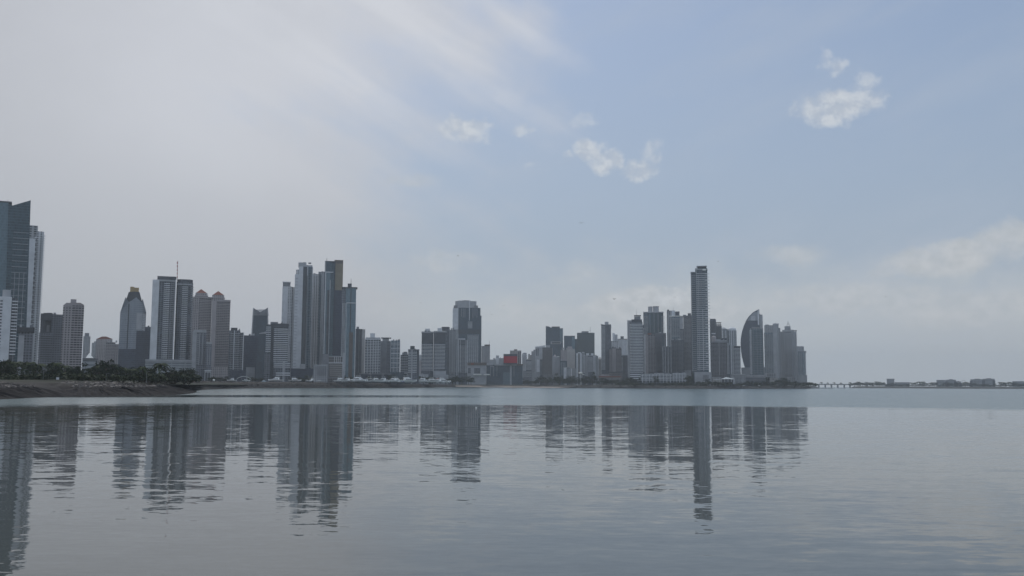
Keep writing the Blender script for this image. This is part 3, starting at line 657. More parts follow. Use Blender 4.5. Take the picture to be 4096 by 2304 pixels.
b.prism('wall', [2405, (2420, 0), (2444, 3)], 1300, ['recess', 'dwin'], depth=26); b.slant('roof', [(2403, 1296), (2420, 1299), (2444, 1297)], 'grey', y0=1302, dy=-1.5, depth=26, base=[2405, 2420, 2444]); b.prism('roof_box', [2419, 2434], 1287, 'lgrey', y0=1300, dy=4, depth=12)
b.prism('head_block', [2436, 2445], 1299, 'grey', y0=1312, dy=-1, depth=10); b.bands([2405, 2419], 1303, 1478, 1300, 'white', out=1.3, h=1.1, ext=1.)
b = Bld('apartment_tower', 'pale stepped tower half hidden behind the flared tower', 2620, 2458)
b.prism('wall', [2444, 2470], 1364, 'wwin2', depth=24); b.prism('wall', [2450, 2459], 1332, 'white', y0=1366, dy=4, depth=12); b.prism('wall', [2459, 2470], 1338, 'wwin', y0=1366, dy=6, depth=12); b.bands([2446, 2468], 1368, 1440, 1364, 'white', out=.9)
b = Bld('apartment_tower', 'white tower with square dark windows and a dark roof tank', 2520, 2490)
b.prism('wall', [(2470, 3), (2478, 0), (2509, 0)], 1357, 'wwin', depth=24); b.prism('water_tank', [2482, 2495], 1345, 'dgrey', y0=1358, dy=4, depth=12); b.prism('roof', [2471, 2509], 1355, 'cream', y0=1359, dy=-.6, depth=22)
for px in (2479, 2496): b.fin(px, 1359, 1440, 'white', 1.6, .8)
b = Bld('apartment_tower', 'brownish tower with rows of balconies in front of the flared tower', 2240, 2462)
b.prism('wall', [(2437, 0), (2450, 0), (2464, 2), (2486, 0)], 1394, ['recessb', 'pwin', 'recessb'], depth=24); b.bands([2437, 2449], 1396, 1490, 1394, 'pink', out=1.1); b.bands([2466, 2486], 1397, 1490, 1394, 'pink', out=1.1); b.clutter(2440, 2484, 1393, 4, 5)
b = Bld('apartment_tower', 'dark low tower with a white serrated left edge next to the round-fronted tower', 2200, 2502)
b.prism('wall', [2486, 2518], 1423, 'glassdark', depth=22); b.prism('roof', [2487, 2518], 1420, 'grey', y0=1424, dy=-.6, depth=20); b.bands([2487, 2490], 1425, 1492, 1423, 'white', out=1.2, h=1.1); b.fin(2504, 1423, 1495, 'grey', .8, .8)
# --- the point
b = Bld('apartment_tower', 'round-fronted tower wrapped in continuous white balcony bands, with a mast', 2050, 2546)
fr = [(2519, 9), (2524, 3.5), (2533, .8), (2546, 0), (2560, .8), (2570, 3.5)]
b.prism('wall', fr, 1288, 'recess', depth=34); b.prism('wall', [2509, 2526], 1281, 'lgrey', dy=14, depth=16)
b.prism('crown', [(2526, 6), (2537, 2), (2556, 2), (2568, 6)], 1277, 'glassdark', y0=1289, dy=2, depth=22); b.prism('crown', [(2537, 5), (2546, 3), (2562, 5)], 1265, 'grey', y0=1278, dy=5, depth=14); b.prism('roof_slab', [(2536, 4), (2546, 2), (2564, 5)], 1260, 'dgrey', y0=1263, dy=4, depth=16)
b.mast(2546, 1235, 1262, 'metal', .4, 12); b.bands(fr, 1292, 1492, 1288, 'white', fh=3.9, out=1.5, h=1.5, ext=.8); b.bands([2572, 2576], 1310, 1490, 1300, 'white', out=1.3, h=1.1, dy=4); b.prism('wall', [2569, 2577], 1300, 'recess', dy=5, depth=20)
b.prism('podium', [2520, 2562], 1490, 'recess', dy=-3, depth=14)
for k in range(4): b.prism('ledge', [2520, 2562], 1496+k*8, 'white', y0=1500+k*8, dy=-4.2, depth=1.5)
b = Bld('glass_tower', 'teal glass tower with two round drums on its roof and serrated balconies', 2350, 2614)
b.prism('wall', [(2573, 3), (2592, 0), (2616, 0), (2653, 2)], 1249, ['bgrid', 'glassteal', 'glassteal'], depth=34); b.cyl('roof_drum', 2592, 2610, 1226, 'lgrey', 1250, 6); b.cyl('roof_drum', 2612, 2635, 1226, 'lgrey', 1250, 6); b.cyl('drum_rim', 2611, 2636, 1225, 'grey', 1228, 5.5)
b.prism('parapet', [2573, 2654], 1247, 'lgrey', y0=1251, dy=-.8, depth=30); b.bands([2574, 2592], 1262, 1340, 1249, 'lgrey', fh=3.5, out=1.2, h=1.1, dy=1); b.bands([2644, 2655], 1262, 1340, 1249, 'lgrey', fh=3.5, out=1.3, h=1.1, dy=1, ext=-2.2)
b.prism('wall', [2652, 2664], 1332, 'recess', dy=3, depth=20); b.bands([2653, 2664], 1336, 1480, 1332, 'lgrey', out=1.2, h=1., dy=3, ext=-1.)
for px in (2600, 2616, 2632): b.fin(px, 1252, 1330, 'lgrey', .9, .6)
b.prism('glass_bay', [2596, 2602], 1258, 'glasspale', y0=1300, dy=-1.2, depth=1)
b = Bld('apartment_tower', 'pinkish tower with white uprights and balconies at the foot of the teal tower', 2130, 2598)
b.prism('wall', [(2575, 4), (2582, 0), (2592, 0), (2621, 2)], 1338, ['wwin', 'pwin', 'recessb'], depth=26); b.prism('roof_box', [2590, 2606], 1333, 'redroof', y0=1340, dy=3, depth=12)
for px in (2592, 2602, 2612): b.fin(px, 1339, 1490, 'lgrey', .9, 1.2)
b.bands([2593, 2620], 1342, 1490, 1338, 'pink', out=1.1, h=1.); b.bands([2575, 2581], 1342, 1490, 1338, 'white', out=1.1, h=1.1, dy=3)
b = Bld('apartment_tower', 'dark navy banded tower between the pinkish tower and the low lined block', 2160, 2635)
b.prism('wall', [2621, 2650], 1332, 'dwin', depth=24); b.bands([2622, 2649], 1335, 1490, 1332, 'dgrey', out=1., h=.9); b.clutter(2623, 2647, 1332, 3, 4)
b = Bld('apartment_tower', 'dark block with three thin white vertical lines, at the heart of the point', 2110, 2667)
b.prism('wall', [2649, 2686], 1388, 'recess', depth=22); b.prism('roof', [2647, 2687], 1385, 'grey', y0=1389, dy=-.8, depth=20); b.bands([2662, 2676], 1391, 1490, 1388, 'dgrey', out=.6, h=.9)
for px in (2651, 2661, 2672, 2684): b.fin(px, 1389, 1490, 'white', .8, .9)
b = Bld('apartment_tower', 'tall pale tower with a white roof slab and a glassy banded front', 2300, 2694)
b.prism('wall', [(2667, 4), (2686, 0), (2700, 2)], 1242, ['wwin2', 'white'], depth=26); b.prism('wall', [2699, 2718], 1247, 'gwin', dy=3, depth=22); b.prism('roof_box', [2669, 2676], 1238, 'dgrey', y0=1244, dy=2, depth=8); b.prism('roof_box', [2703, 2718], 1246, 'dgrey', y0=1264, dy=1, depth=8)
b.prism('roof_slab', [2677, 2733], 1263, 'canvas', y0=1266, dy=-3, depth=14); b.prism('glass_front', [2687, 2719], 1266, 'bgrid', dy=-2, depth=8); b.bands([2688, 2718], 1270, 1350, 1266, 'lgrey', fh=3.4, out=1., h=1., dy=-2); b.mast(2693, 1230, 1245, 'metal', .4)
b.prism('light_panel', [2718, 2732], 1265, 'lgrey', y0=1316, dy=-1, depth=6); b.prism('wall', [2717, 2734], 1316, 'recess', dy=1, depth=16); b.bands([2718, 2733], 1318, 1400, 1316, 'lgrey', out=1., h=1., dy=1); b.bands([2668, 2674], 1246, 1400, 1242, 'grey', out=.9, h=1., dy=3)
b = Bld('apartment_tower', 'dark banded tower with a ragged roofline in front of the white roof slab', 2140, 2709)
b.prism('wall', [2685, 2733], 1361, 'recess', depth=26); b.bands([2686, 2732], 1364, 1490, 1361, 'grey', out=1.1, h=1., ext=.5); b.clutter(2688, 2730, 1360, 6, 5); b.fin(2710, 1362, 1490, 'dgrey', 1., 1.2)
b = Bld('apartment_tower', 'brownish banded tower touching the tallest tower on its left', 2170, 2754)
b.prism('wall', [2733, 2776], 1265, 'recessb', depth=26); b.prism('roof', [2732, 2770], 1262, 'grey', y0=1266, dy=-.8, depth=24); b.prism('roof_box', [2751, 2764], 1253, 'dgrey', y0=1263, dy=4, depth=12); b.prism('roof_box', [2732, 2744], 1259, 'grey', y0=1263, dy=3, depth=10)
b.bands([2734, 2762], 1268, 1485, 1265, 'lgrey', out=1.2, h=1.); b.bands([2764, 2776], 1268, 1485, 1265, 'grey', out=.9, h=1.); b.prism('podium', [2738, 2764], 1481, 'lgrey', dy=-4, depth=10)
b = Bld('glass_tower', 'tallest tower on the point, blue glass laced with white slabs, with a floating roof canopy', 2010, 2800)
b.prism('wall', [2763, (2783, 0)], 1090, 'glassblue', depth=28, dy=1); b.prism('wall', [2781, (2812, 0), (2829, 2)], 1073, ['glassblue', 'glassteal'], depth=32)
b.prism('roof_slab', [2762, 2786], 1087, 'grey', y0=1090, dy=-.8, depth=26); b.prism('roof_canopy', [2786, 2827], 1063, 'lgrey', y0=1066, dy=-2, depth=26); b.prism('roof_box', [2790, 2825], 1066, 'dgrey', y0=1074, dy=3, depth=16); b.prism('roof_slab', [2780, 2830], 1076, 'lgrey', y0=1079, dy=-1.4, depth=26)
b.prism('sign_panel', [2810, 2823], 1076, 'canvas', y0=1082, dy=-2.2, depth=.5)
b.bands([2783, 2828], 1088, 1484, 1073, 'white', fh=4.7, out=1.3, h=1.1); b.bands([2818, 2830], 1085, 1484, 1073, 'white', fh=7.8, out=2.4, h=1.2, dy=2, ext=-4.2, part='terrace'); b.bands([2764, 2782], 1094, 1484, 1090, 'lgrey', fh=4.7, out=.8, h=.9, dy=1)
for px, y in ((2765, 1090), (2786, 1080), (2793, 1100), (2811, 1236)): b.fin(px, y, 1484, 'lgrey' if px != 2811 else 'white', .9, 1.7)
for px in (2799, 2805, 2820): b.fin(px, 1080, 1240, 'grey', .7, 1.5)
b.prism('podium', [2778, 2846], 1488, 'lgrey', dy=-8, depth=44)
for k in range(5): b.prism('slot', [2811, 2836], 1500+k*5, 'dgrey', y0=1502+k*5, dy=-8.5, depth=.6)
b = Bld('office_tower', 'dark tower with an open framework top behind the tallest tower', 2500, 2864)
b.prism('wall', [2839, 2864], 1278, 'dwin', depth=26); b.prism('wall', [2862, 2887], 1304, 'glassdark', dy=2, depth=26); b.prism('roof_box', [2840, 2862], 1275, 'dgrey', y0=1279, dy=2, depth=14)
for y in (1289, 1295, 1300): b.prism('roof_frame', [2863, 2885], y, 'darkmetal', y0=y+1.6, dy=0, depth=20)
for px in (2866, 2875, 2883): b.fin(px, 1289, 1306, 'darkmetal', .9, 0, dy=3, part='roof_post')
b.bands([2840, 2862], 1282, 1370, 1278, 'dgrey', out=.7, h=.9)
b = Bld('apartment_tower', 'white tower with rounded dome tops right of the dark framework tower', 2450, 2916)
b.prism('wall', [2888, 2910], 1316, 'strip', depth=24); b.slant('crown', [(2888, 1314), (2893, 1309), (2906, 1315)], 'white', y0=1318, dy=2, depth=14); b.prism('wall', [(2909, 6), (2916, 0), (2936, 0), (2946, 6)], 1322, 'strip', depth=28); b.cyl('dome', 2910, 2944, 1308, 'white', 1324, 1, dome=.55)
for px in (2890, 2903, 2918, 2925, 2933): b.fin(px, 1322, 1440, 'white', 1.4, 1.)
b = Bld('apartment_tower', 'wide brown-banded building with a round roof turret, before the dark framework tower', 2110, 2876)
b.prism('wall', [2845, 2908], 1370, 'recessb', depth=28); b.bands([2846, 2904], 1374, 1500, 1370, 'grey', out=1.1, h=1.0); b.fin(2876, 1370, 1500, 'lgrey', 1.4, 1.4); b.prism('roof', [2844, 2908], 1366, 'grey', y0=1371, dy=-.8, depth=26)
b.cyl('roof_turret', 2846, 2864, 1343, 'pink', 1367, 4, dome=.5); b.prism('roof_box', [2862, 2900], 1357, 'lgrey', y0=1367, dy=5, depth=14); b.clutter(2862, 2915, 1360, 5, 6); b.prism('terrace', [2846, 2862], 1332, 'white', y0=1336, dy=30, depth=10); b.prism('terrace', [2842, 2866], 1338, 'recess', y0=1370, dy=30, depth=16)
b = Bld('apartment_tower', 'pale tower with two bright uprights beside a wing of stacked rounded balconies', 2120, 2934)
b.prism('wall', [2906, (2921, 0), (2936, 0)], 1380, ['recess', 'gwin'], depth=26); b.prism('wall', [2936, 2961], 1387, 'recess', dy=1, depth=22); b.prism('roof', [2936, 2962], 1384, 'dgrey', y0=1388, dy=0, depth=20)
for px in (2909, 2914, 2924): b.fin(px, 1372, 1497, 'white', 1.3, 1.3)
b.bands([2937, 2960], 1390, 1500, 1387, 'white', out=1.5, h=1., dy=1, ext=-1.4)
b = Bld('hotel_tower', 'sail-shaped tower, one curved edge and one straight edge, dark glass', 2800, 3010)
cv = [(668,208),(590,250),(530,310),(490,370),(455,450),(430,530),(415,620),(410,700),(415,800),(430,900),(455,1000),(470,1050)]
cv = [(2850+.2761*u, 1180+.2761*v) for u, v in cv]
def sail(part, mat, inset=0., dy=0, depth=34, ylim=(0, 9999), xr=3037):
    L = [b.loc(px+inset, py, dy) for px, py in cv if ylim[0] <= py <= ylim[1]]
    R = [b.loc(xr+(py-1237)*.04, py, dy) for px, py in cv if ylim[0] <= py <= ylim[1]]
    v = []; f = []; uv = []
    for q in (0, depth):
        v += [(p.x, dy+q, p.z) for p in L] + [(p.x, dy+q, p.z) for p in R]
    n = len(L)
    def face(*ids):
        f.append(ids); uv.append([(v[i][0]+v[i][1], v[i][2]) for i in ids])
    for i in range(n-1):
        face(i+1, n+i+1, n+i, i); face(2*n+i, 3*n+i, 3*n+i+1, 2*n+i+1)
        face(i, 2*n+i, 2*n+i+1, i+1); face(n+i+1, 3*n+i+1, 3*n+i, n+i)
    face(0, n, 3*n, 2*n); face(n-1, 3*n-1, 4*n-1, 2*n-1)
    return mesh_obj(part, v, f, [M[mat]], b.e, None, uv)
sail('wall', 'navy'); sail('edge_rim', 'lgrey', -1.2, 6, 22, xr=3035)
sail('crown_band', 'clad', 3.5, -1, 2, (1245, 1290), xr=3030)
for k in range(5): b.prism('ledge', [3004, 3022], 1264+k*4, 'white', y0=1266+k*4, dy=-1.8, depth=.8)
b.slant('fin_tip', [(3030, 1238), (3036, 1236)], 'white', y0=1300, dy=-2, depth=6); b.prism('wall', [3036, 3050], 1259, 'strip', dy=2, depth=30); b.bands([3040, 3050], 1262, 1470, 1259, 'white', fh=3.6, out=1., h=1., dy=2, ext=-1.6)
b.clutter(3037, 3048, 1259, 2, 4); b.prism('podium', [2965, 3062], 1470, 'grey', dy=-10, depth=50); b.prism('white_box', [3055, 3062], 1466, 'canvas', y0=1471, dy=-8, depth=10)
b = Bld('apartment_tower', 'blue-grey glass tower with a white serrated edge, in front of the sail-shaped tower', 2500, 3027)
b.prism('wall', [2998, (3005, 0), (3052, 0)], 1313, ['strip', 'bgrid'], depth=28); b.prism('roof', [3006, 3038], 1308, 'grey', y0=1314, dy=2, depth=20); b.prism('glass_bay', [3007, 3050], 1320, 'glassteal', dy=-.8, depth=2)
b.bands([2998, 3005], 1317, 1497, 1313, 'white', fh=3.5, out=1.3, h=1.2, ext=1.); b.bands([3008, 3050], 1324, 1497, 1313, 'grey', fh=7, out=.9, h=.8, part='floor_line')
for px in (3012, 3027, 3040, 3051): b.fin(px, 1314, 1497, 'grey', .8, 1.)
b = Bld('apartment_tower', 'pale twin-block tower with a fine balcony grid, right of the sail-shaped tower', 2560, 3088)
b.prism('wall', [3057, 3092], 1301, 'wwin2', dy=4, depth=26); b.prism('wall', [3056, (3072, 0), (3094, 0)], 1330, 'bgrid', depth=30); b.prism('wall', [(3091, 0), (3106, 0), (3114, 5)], 1297, ['lgrey', 'gwin'], depth=30, dy=-1); b.prism('wall', [3113, 3121], 1312, 'gwin', dy=6, depth=22)
b.prism('roof', [3091, 3115], 1294, 'lgrey', y0=1298, dy=2, depth=20); b.mast(3101, 1291, 1296, 'dgrey', 1., 8, 'roof_ball'); b.bands([3058, 3090], 1334, 1490, 1330, 'lgrey', out=1., h=1.); b.bands([3108, 3120], 1318, 1490, 1312, 'lgrey', out=.8, h=1., dy=3)
b.clutter(3058, 3090, 1301, 5, 3); b.prism('podium', [3061, 3105], 1492, 'lgrey', dy=-10, depth=24)
for k in range(3):
    for j in range(4): b.prism('opening', [3068+j*9, 3075+j*9], 1495+k*6, 'dgrey', y0=1498+k*6, dy=-10.5, depth=.7)
b = Bld('apartment_tower', 'pale tower topped by a pointed lattice spire', 2620, 3152)
b.prism('wall', [(3120, 5), (3136, 0), (3166, 0), (3186, 5)], 1326, ['gwin', 'grid', 'gwin'], depth=30); b.prism('head_block', [3138, 3162], 1305, 'gwin', y0=1327, dy=3, depth=20); b.prism('shoulder', [3129, 3174], 1319, 'lgrey', y0=1327, dy=1, depth=22)
m = MB(); a0, a1, t = b.loc(3146, 1305, 8), b.loc(3159, 1305, 8), b.loc(3152.5, 1286, 13)
w = a1.x-a0.x; cs = [(a0.x, 8, a0.z), (a1.x, 8, a0.z), (a1.x, 8+w, a0.z), (a0.x, 8+w, a0.z)]; tt = (t.x, 8+w/2, t.z)
for c in cs: m.tube([c, tt], [.55, .35], 5)
for k in (.0, .3, .55):
    q = [tuple(Vector(c).lerp(Vector(tt), k)) for c in cs]
    for i in range(4): m.tube([q[i], q[(i+1) % 4]], .4, 4)
m.build('spire', M['metal'], b.e); b.mast(3152.5, 1283, 1288, 'metal', .5, 13)
b.bands([3137, 3165], 1331, 1500, 1326, 'lgrey', out=1., h=1.); b.bands([3168, 3185], 1331, 1500, 1326, 'lgrey', out=1., h=1., dy=3, ext=-.8)
for x0, x1 in ((3173, 3176), (3179, 3181), (3184, 3186)): b.prism('roof_post', [x0, x1], 1322, 'grey', y0=1330, dy=6, depth=4)
b.prism('roof_frame', [3172, 3187], 1321, 'grey', y0=1324, dy=5, depth=10); b.prism('podium', [3148, 3197], 1508, 'lgrey', dy=-16, depth=30)
for k in range(3):
    for j in range(4): b.prism('opening', [3158+j*9, 3163+j*9], 1511+k*7, 'grey', y0=1515+k*7, dy=-16.5, depth=.7)
for px in (3136, 3151, 3166): b.fin(px, 1328, 1505, 'lgrey', .9, 1.3)
b = Bld('apartment_tower', 'last pale tower of the skyline, stepping down to the water, with rounded corners', 2570, 3202)
b.prism('wall', [(3178, 3), (3186, 0), (3206, 0), (3216, 4)], 1389, 'gwin', depth=24, dy=6); b.cyl('roof_drum', 3182, 3215, 1385, 'lgrey', 1390, 8); b.prism('wall', [(3192, 0), (3212, 0), (3222, 4)], 1407, 'bgrid', depth=26); b.prism('roof', [(3192, 0), (3212, 0), (3223, 4)], 1404, 'grey', y0=1408, dy=-.6, depth=20); b.cyl('corner_turret', 3217, 3225, 1404, 'lgrey', 1413, 2)
b.bands([3194, 3209], 1411, 1520, 1407, 'lgrey', out=.9, h=1.); b.bands([3213, 3222], 1411, 1505, 1407, 'white', fh=3.5, out=1.3, h=1.1, dy=3, ext=-1.5); b.prism('podium', [3192, 3228], 1500, 'gwin', dy=-3, depth=26)
# --- low buildings along the point
def grid_block(label, x0, x1, y, D, nx, ny):
    b = Bld('parking_building', label, D, (x0+x1)/2, 'building'); b.prism('wall', [x0, x1], y, 'recess', depth=26)
    for k in range(ny): b.prism('floor_slab', [x0-.5, x1+.5], y+k*(1525-y)/ny, 'white', y0=y+k*(1525-y)/ny+2.2, dy=-1.3, depth=1.5)
    for k in range(nx): b.fin(x0+(k+.5)*(x1-x0)/nx, y, 1530, 'white', 1.0, 1.1)
    b.clutter(x0+4, x1-4, y-1, 5, 3)
grid_block('long low white-gridded parking block at the foot of the point towers', 2563, 2688, 1496, 1960, 9, 5)
grid_block('shorter white-gridded parking block joined to the longer one, beside dark trees', 2689, 2746, 1493, 1975, 5, 6)
b = Bld('villa', 'low house with a reddish flat roof left of the round-fronted tower', 2050, 2440, 'house')
b.prism('wall', [2398, 2482], 1507, 'cwin', depth=20); b.prism('roof', [2396, 2484], 1505, 'redroof', y0=1509, dy=-3, depth=26); b.prism('upper_wall', [2400, 2436], 1497, 'pwin', y0=1506, dy=2, depth=14)
b.bands([2400, 2480], 1510, 1520, 1507, 'lgrey', fh=4, out=.8, h=.8)
b = Bld('office_block', 'low dark banded block under the brownish balcony tower', 2120, 2465, 'building')
b.prism('wall', [2436, 2490], 1489, 'brownband', depth=20); b.prism('roof', [2435, 2491], 1487, 'dgrey', y0=1490, dy=-.7, depth=18)
b = Bld('water_tower', 'mushroom-shaped white water tower rising above the shore trees', 2060, 2321, 'tower')
b.cyl('stem', 2322, 2327, 1494, 'cream', None, 8); b.cyl('tank', 2314, 2331, 1489, 'canvas', 1494, 0, dome=.3); b.cyl('lower_tank', 2328, 2338, 1496, 'canvas', 1499, 3)
b = Bld('pavilion', 'white hipped canopy on posts at the tip of the seafront', 1960, 2911, 'pavilion')
b.pyr('canopy', 2882, 2941, 1516, (2905, 1508.5), 'canvas', 0, 22)
for px in (2886, 2899, 2912, 2925, 2938): b.fin(px, 1516, 1530, 'white', .9, 0, dy=1, part='post')
b.prism('wall', [2890, 2932], 1520, 'recess', dy=6, depth=10)
b = Bld('villa', 'small cream house left of the white canopy', 1985, 2866, 'house')
b.prism('wall', [2849, 2884], 1511, 'cwin', depth=14); b.prism('roof', [2848, 2885], 1509, 'lgrey', y0=1512, dy=-1, depth=16); b.bands([2855, 2882], 1513, 1524, 1511, 'white', fh=3.4, out=.9, h=.9)
b = Bld('office_block', 'low pale block behind the white canopy', 2060, 2953, 'building')
b.prism('wall', [2926, 2981], 1498, 'gwin', depth=20); b.prism('roof', [2925, 2982], 1496, 'lgrey', y0=1499, dy=-1, depth=20); b.prism('wing', [2926, 2938], 1508, 'lgrey', dy=-12, depth=12)
b = Bld('parking_building', 'long low terraced building with dark horizontal bands under the sail-shaped tower', 2180, 3002, 'building')
b.prism('wall', [2938, 3066], 1508, 'recess', depth=24); b.prism('upper_wall', [2986, 3064], 1500, 'gwin', y0=1509, dy=6, depth=18)
for k in range(4): b.prism('ledge', [2937, 3067], 1508+k*5.5, 'grey' if k % 2 else 'lgrey', y0=1510+k*5.5, dy=-1.2, depth=1.4)
b.prism('roof', [2985, 3065], 1499, 'lgrey', y0=1501, dy=5, depth=18)
b = Bld('villa', 'cream gabled house beside two dark cypresses', 2200, 3094, 'house')
b.slant('wall', [(3074, 1514), (3092, 1510), (3112, 1512)], 'cream', depth=16); b.prism('window', [3090, 3096], 1515, 'dgrey', y0=1518, dy=-.4, depth=.8)
b.slant('roof', [(3073, 1513), (3092, 1509), (3113, 1511)], 'lgrey', y0=1515, dy=1, depth=16)
# --- marina sheds
b = Bld('shed', 'white slanted tarpaulin shed at the start of the breakwater', 800, 786, 'shed', z0=8.4)
b.slant('roof', [(776, 1519), (796, 1508)], 'canvas', y0=1520, depth=8, base=[776, 786]); b.prism('wall', [770, 786], 1519, 'redroof', dy=1, depth=6)
b = Bld('boat_shed', 'open shed with a long arched white roof on the yard', 1160, 978, 'shed', z0=9.3)
m = MB(); L = [b.loc(948+k*5.7, 1521-15*math.sin(PI*(.12+.80*k/10)), 0) for k in range(11)]
m.loft([[(p.x, 0, p.z), (p.x, 14, p.z), (p.x, 14, p.z+.5), (p.x, 0, p.z+.5)] for p in L]); m.build('roof', M['canvas'], b.e)
for k in (0, 3, 7, 10): m = MB(); p = L[k]; m.tube([(p.x, 1, -.2), (p.x, 1, p.z)], .2, 5); m.build('post', M['metal'], b.e)
b = Bld('boat_shed', 'grey flat-roofed open shed over small white boats', 1420, 1325, 'shed', z0=10.2)
b.prism('roof', [1299, 1350], 1508, 'grey', y0=1512, depth=12)
for px in (1300, 1310, 1320, 1330, 1340, 1349): b.fin(px, 1512, 1528, 'lgrey', .5, 0, dy=1, part='post')
b = Bld('clubhouse', 'low pale green-tinted club building with stacked flat roofs behind the boats', 1640, 1632, 'building')
for k, (x0, x1, y) in enumerate(((1616, 1652, 1491), (1628, 1650, 1497), (1630, 1649, 1503))): b.prism('roof', [x0, x1], y, 'white', y0=y+2.4, dy=-k*4, depth=14)
b.prism('wall', [1626, 1650], 1492, 'glassteal', dy=1, depth=10)
b = Bld('warehouse', 'long low bluish quay building behind the moored boats', 1640, 1520, 'building')
b.prism('wall', [1440, 1566], 1497, 'navy', depth=20); b.prism('roof', [1438, 1566], 1494, 'grey', y0=1498, dy=-1, depth=20); b.prism('wall', [1563, 1622], 1489, 'glassblue', dy=3, depth=14)
b = Bld('arcade_building', 'low pale building with a row of arched windows near the pyramid-roofed towers', 1420, 831, 'building')
b.prism('wall', [819, 845], 1482, 'lgrey', depth=12); b.prism('roof', [786, 845], 1471, 'grey', y0=1474, dy=2, depth=10)
for k in range(2):
    m = MB(); x = b.loc(826+k*11, 1490, 0).x; z = b.zz(1490)
    m.loft([[(x-1.8, y, 0), (x+1.8, y, 0), (x+1.8, y, z-1.5), (x+1.2, y, z-.3), (x, y, z), (x-1.2, y, z-.3), (x-1.8, y, z-1.5)] for y in (-.3, .3)]); m.build('arched_window', M['dgrey'], b.e)
b.prism('ledge', [818, 846], 1480, 'white', y0=1483, dy=-.6, depth=2)

# ================================================================ land and water
def resample(pl, k=300.):
    out = []
    for (p0, D0), (p1, D1) in zip(pl, pl[1:]):
        a, b = gp(p0, D0), gp(p1, D1); L = (b-a).length; n = max(1, int(L/(min(D0, D1)/k)))
        for i in range(n): out.append(a.lerp(b, i/n))
    out.append(gp(*pl[-1])); return out
def bank(name, pl, rows, mat, jit, k=300., dens=1, back=None, smooth=False, seed=3):
    """shore strip: rows = [(metres inland, height, width of random offset)]"""
    R = random.Random(seed); P = resample(pl, k); n = len(P)
    nor = []
    for i in range(n):
        t = P[min(i+3, n-1)] - P[max(i-3, 0)]; q = Vector((-t.y, t.x, 0)).normalized(); nor.append(q)
    v = []; m = len(rows)
    for i in range(n):
        for (d, z, s) in rows:
            q = P[i] + nor[i]*(d + R.uniform(-s, s)*1.2)
            v.append((q.x, q.y, z + R.uniform(-s, s)*jit))
    f = [(i*m+j, (i+1)*m+j, (i+1)*m+j+1, i*m+j+1) for i in range(n-1) for j in range(m-1)]
    if back:
        o = len(v)
        for i in range(n):
            q = P[i]*(back/P[i].length); v.append((q.x, q.y, rows[-1][1]))
        f += [(i*m+m-1, (i+1)*m+m-1, o+i+1, o+i) for i in range(n-1)]
    return tag(mesh_obj(name, v, f, mat, smooth=smooth), kind='structure')

def shore_mat(name, lo, mid, hi, z1, z2, w=.8):
    m, nt, p = newmat(name)
    g = N(nt, 'ShaderNodeNewGeometry'); sp = N(nt, 'ShaderNodeSeparateXYZ'); nt.links.new(g.outputs['Position'], sp.inputs[0])
    n1 = noise(nt, g.outputs['Position'], .25, 4, .65); n2 = noise(nt, g.outputs['Position'], 1.1, 2, .7)
    z = math_(nt, 'ADD', sp.outputs[2], math_(nt, 'MULTIPLY_ADD', n1, 3.0, -1.5))
    c = mixc(nt, sstep(nt, z, z1-w, z1+w), lo, mid); c = mixc(nt, sstep(nt, z, z2-w, z2+w), c, hi)
    c = mixc(nt, sstep(nt, n2, .35, .7), c, mixc(nt, .55, c, (.02, .02, .02)))
    nt.links.new(c, p.inputs['Base Color']); p.inputs['Roughness'].default_value = .9; p.inputs['Specular IOR Level'].default_value = .2
    return m
ROCK = shore_mat('tidal_rock', (.014, .011, .012), (.038, .033, .030), (.026, .030, .016), 4.4, 6.7)
ROCK2 = shore_mat('breakwater_rock', (.013, .011, .011), (.034, .029, .026), (.060, .052, .045), 5.2, 8.4)
ROCK3 = shore_mat('point_rock', (.020, .020, .022), (.055, .052, .048), (.045, .050, .038), 2.4, 6.0)
SPIT = [(-500, 335), (0, 338), (150, 380), (300, 425), (450, 428), (600, 440), (690, 462), (745, 500), (775, 555), (790, 620), (795, 650)]
BW = [(796, 850), (830, 930), (900, 1070), (1000, 1245), (1150, 1320), (1300, 1370), (1450, 1480), (1600, 1650), (1720, 1880), (1800, 2120), (1838, 2330)]
PT = [(1838, 2345), (1900, 2380), (2050, 2330), (2200, 2120), (2300, 2010), (2420, 1950), (2560, 1905), (2700, 1890), (2850, 1890), (2980, 1950), (3100, 2100), (3200, 2280), (3252, 2420)]
bank('shore', SPIT, [(-2, -1.2, .3), (2, .3, .4), (6, 1.4, .6), (10, 2.5, .7), (14, 3.4, .7), (18, 4.3, .7), (22, 5.2, .8), (27, 5.8, .7), (33, 6.2, .4), (42, 7.2, .3), (56, 7.9, .2), (100, 7.4, 0)], ROCK, .8, 420)
bank('breakwater', BW, [(-3, -1.2, .4), (2, .6, .5), (6, 2.2, .8), (10, 3.8, .9), (14, 5.4, .9), (17, 6.8, .8), (21, 8.1, .8), (25, 9.2, .5), (29, 9.7, .3), (34, 9.9, .1), (90, 10.2, 0)], ROCK2, .8, 420)
bank('ground', [(-900, 430), (0, 470), (300, 510), (560, 530), (740, 690), (790, 960), (1000, 1330), (1300, 1450), (1600, 1735), (1838, 2420), (2050, 2440), (2200, 2230), (2420, 2040), (2700, 1960), (2900, 1965), (3100, 2170), (3250, 2520)], [(-6, 5.5, 0), (10, 8, 0)], plain('park_ground', (.026, .030, .018), .95, .3, .02), 0, 60, back=9000)
bank('point_shore', PT, [(-4, -1.2, .4), (2, .3, .5), (8, 1.5, .9), (15, 2.9, 1.), (22, 4.2, 1.), (30, 5.4, 1.), (40, 6.6, .9), (54, 7.6, .6), (75, 7.9, .2), (120, 7.4, 0)], ROCK3, .7, 420)
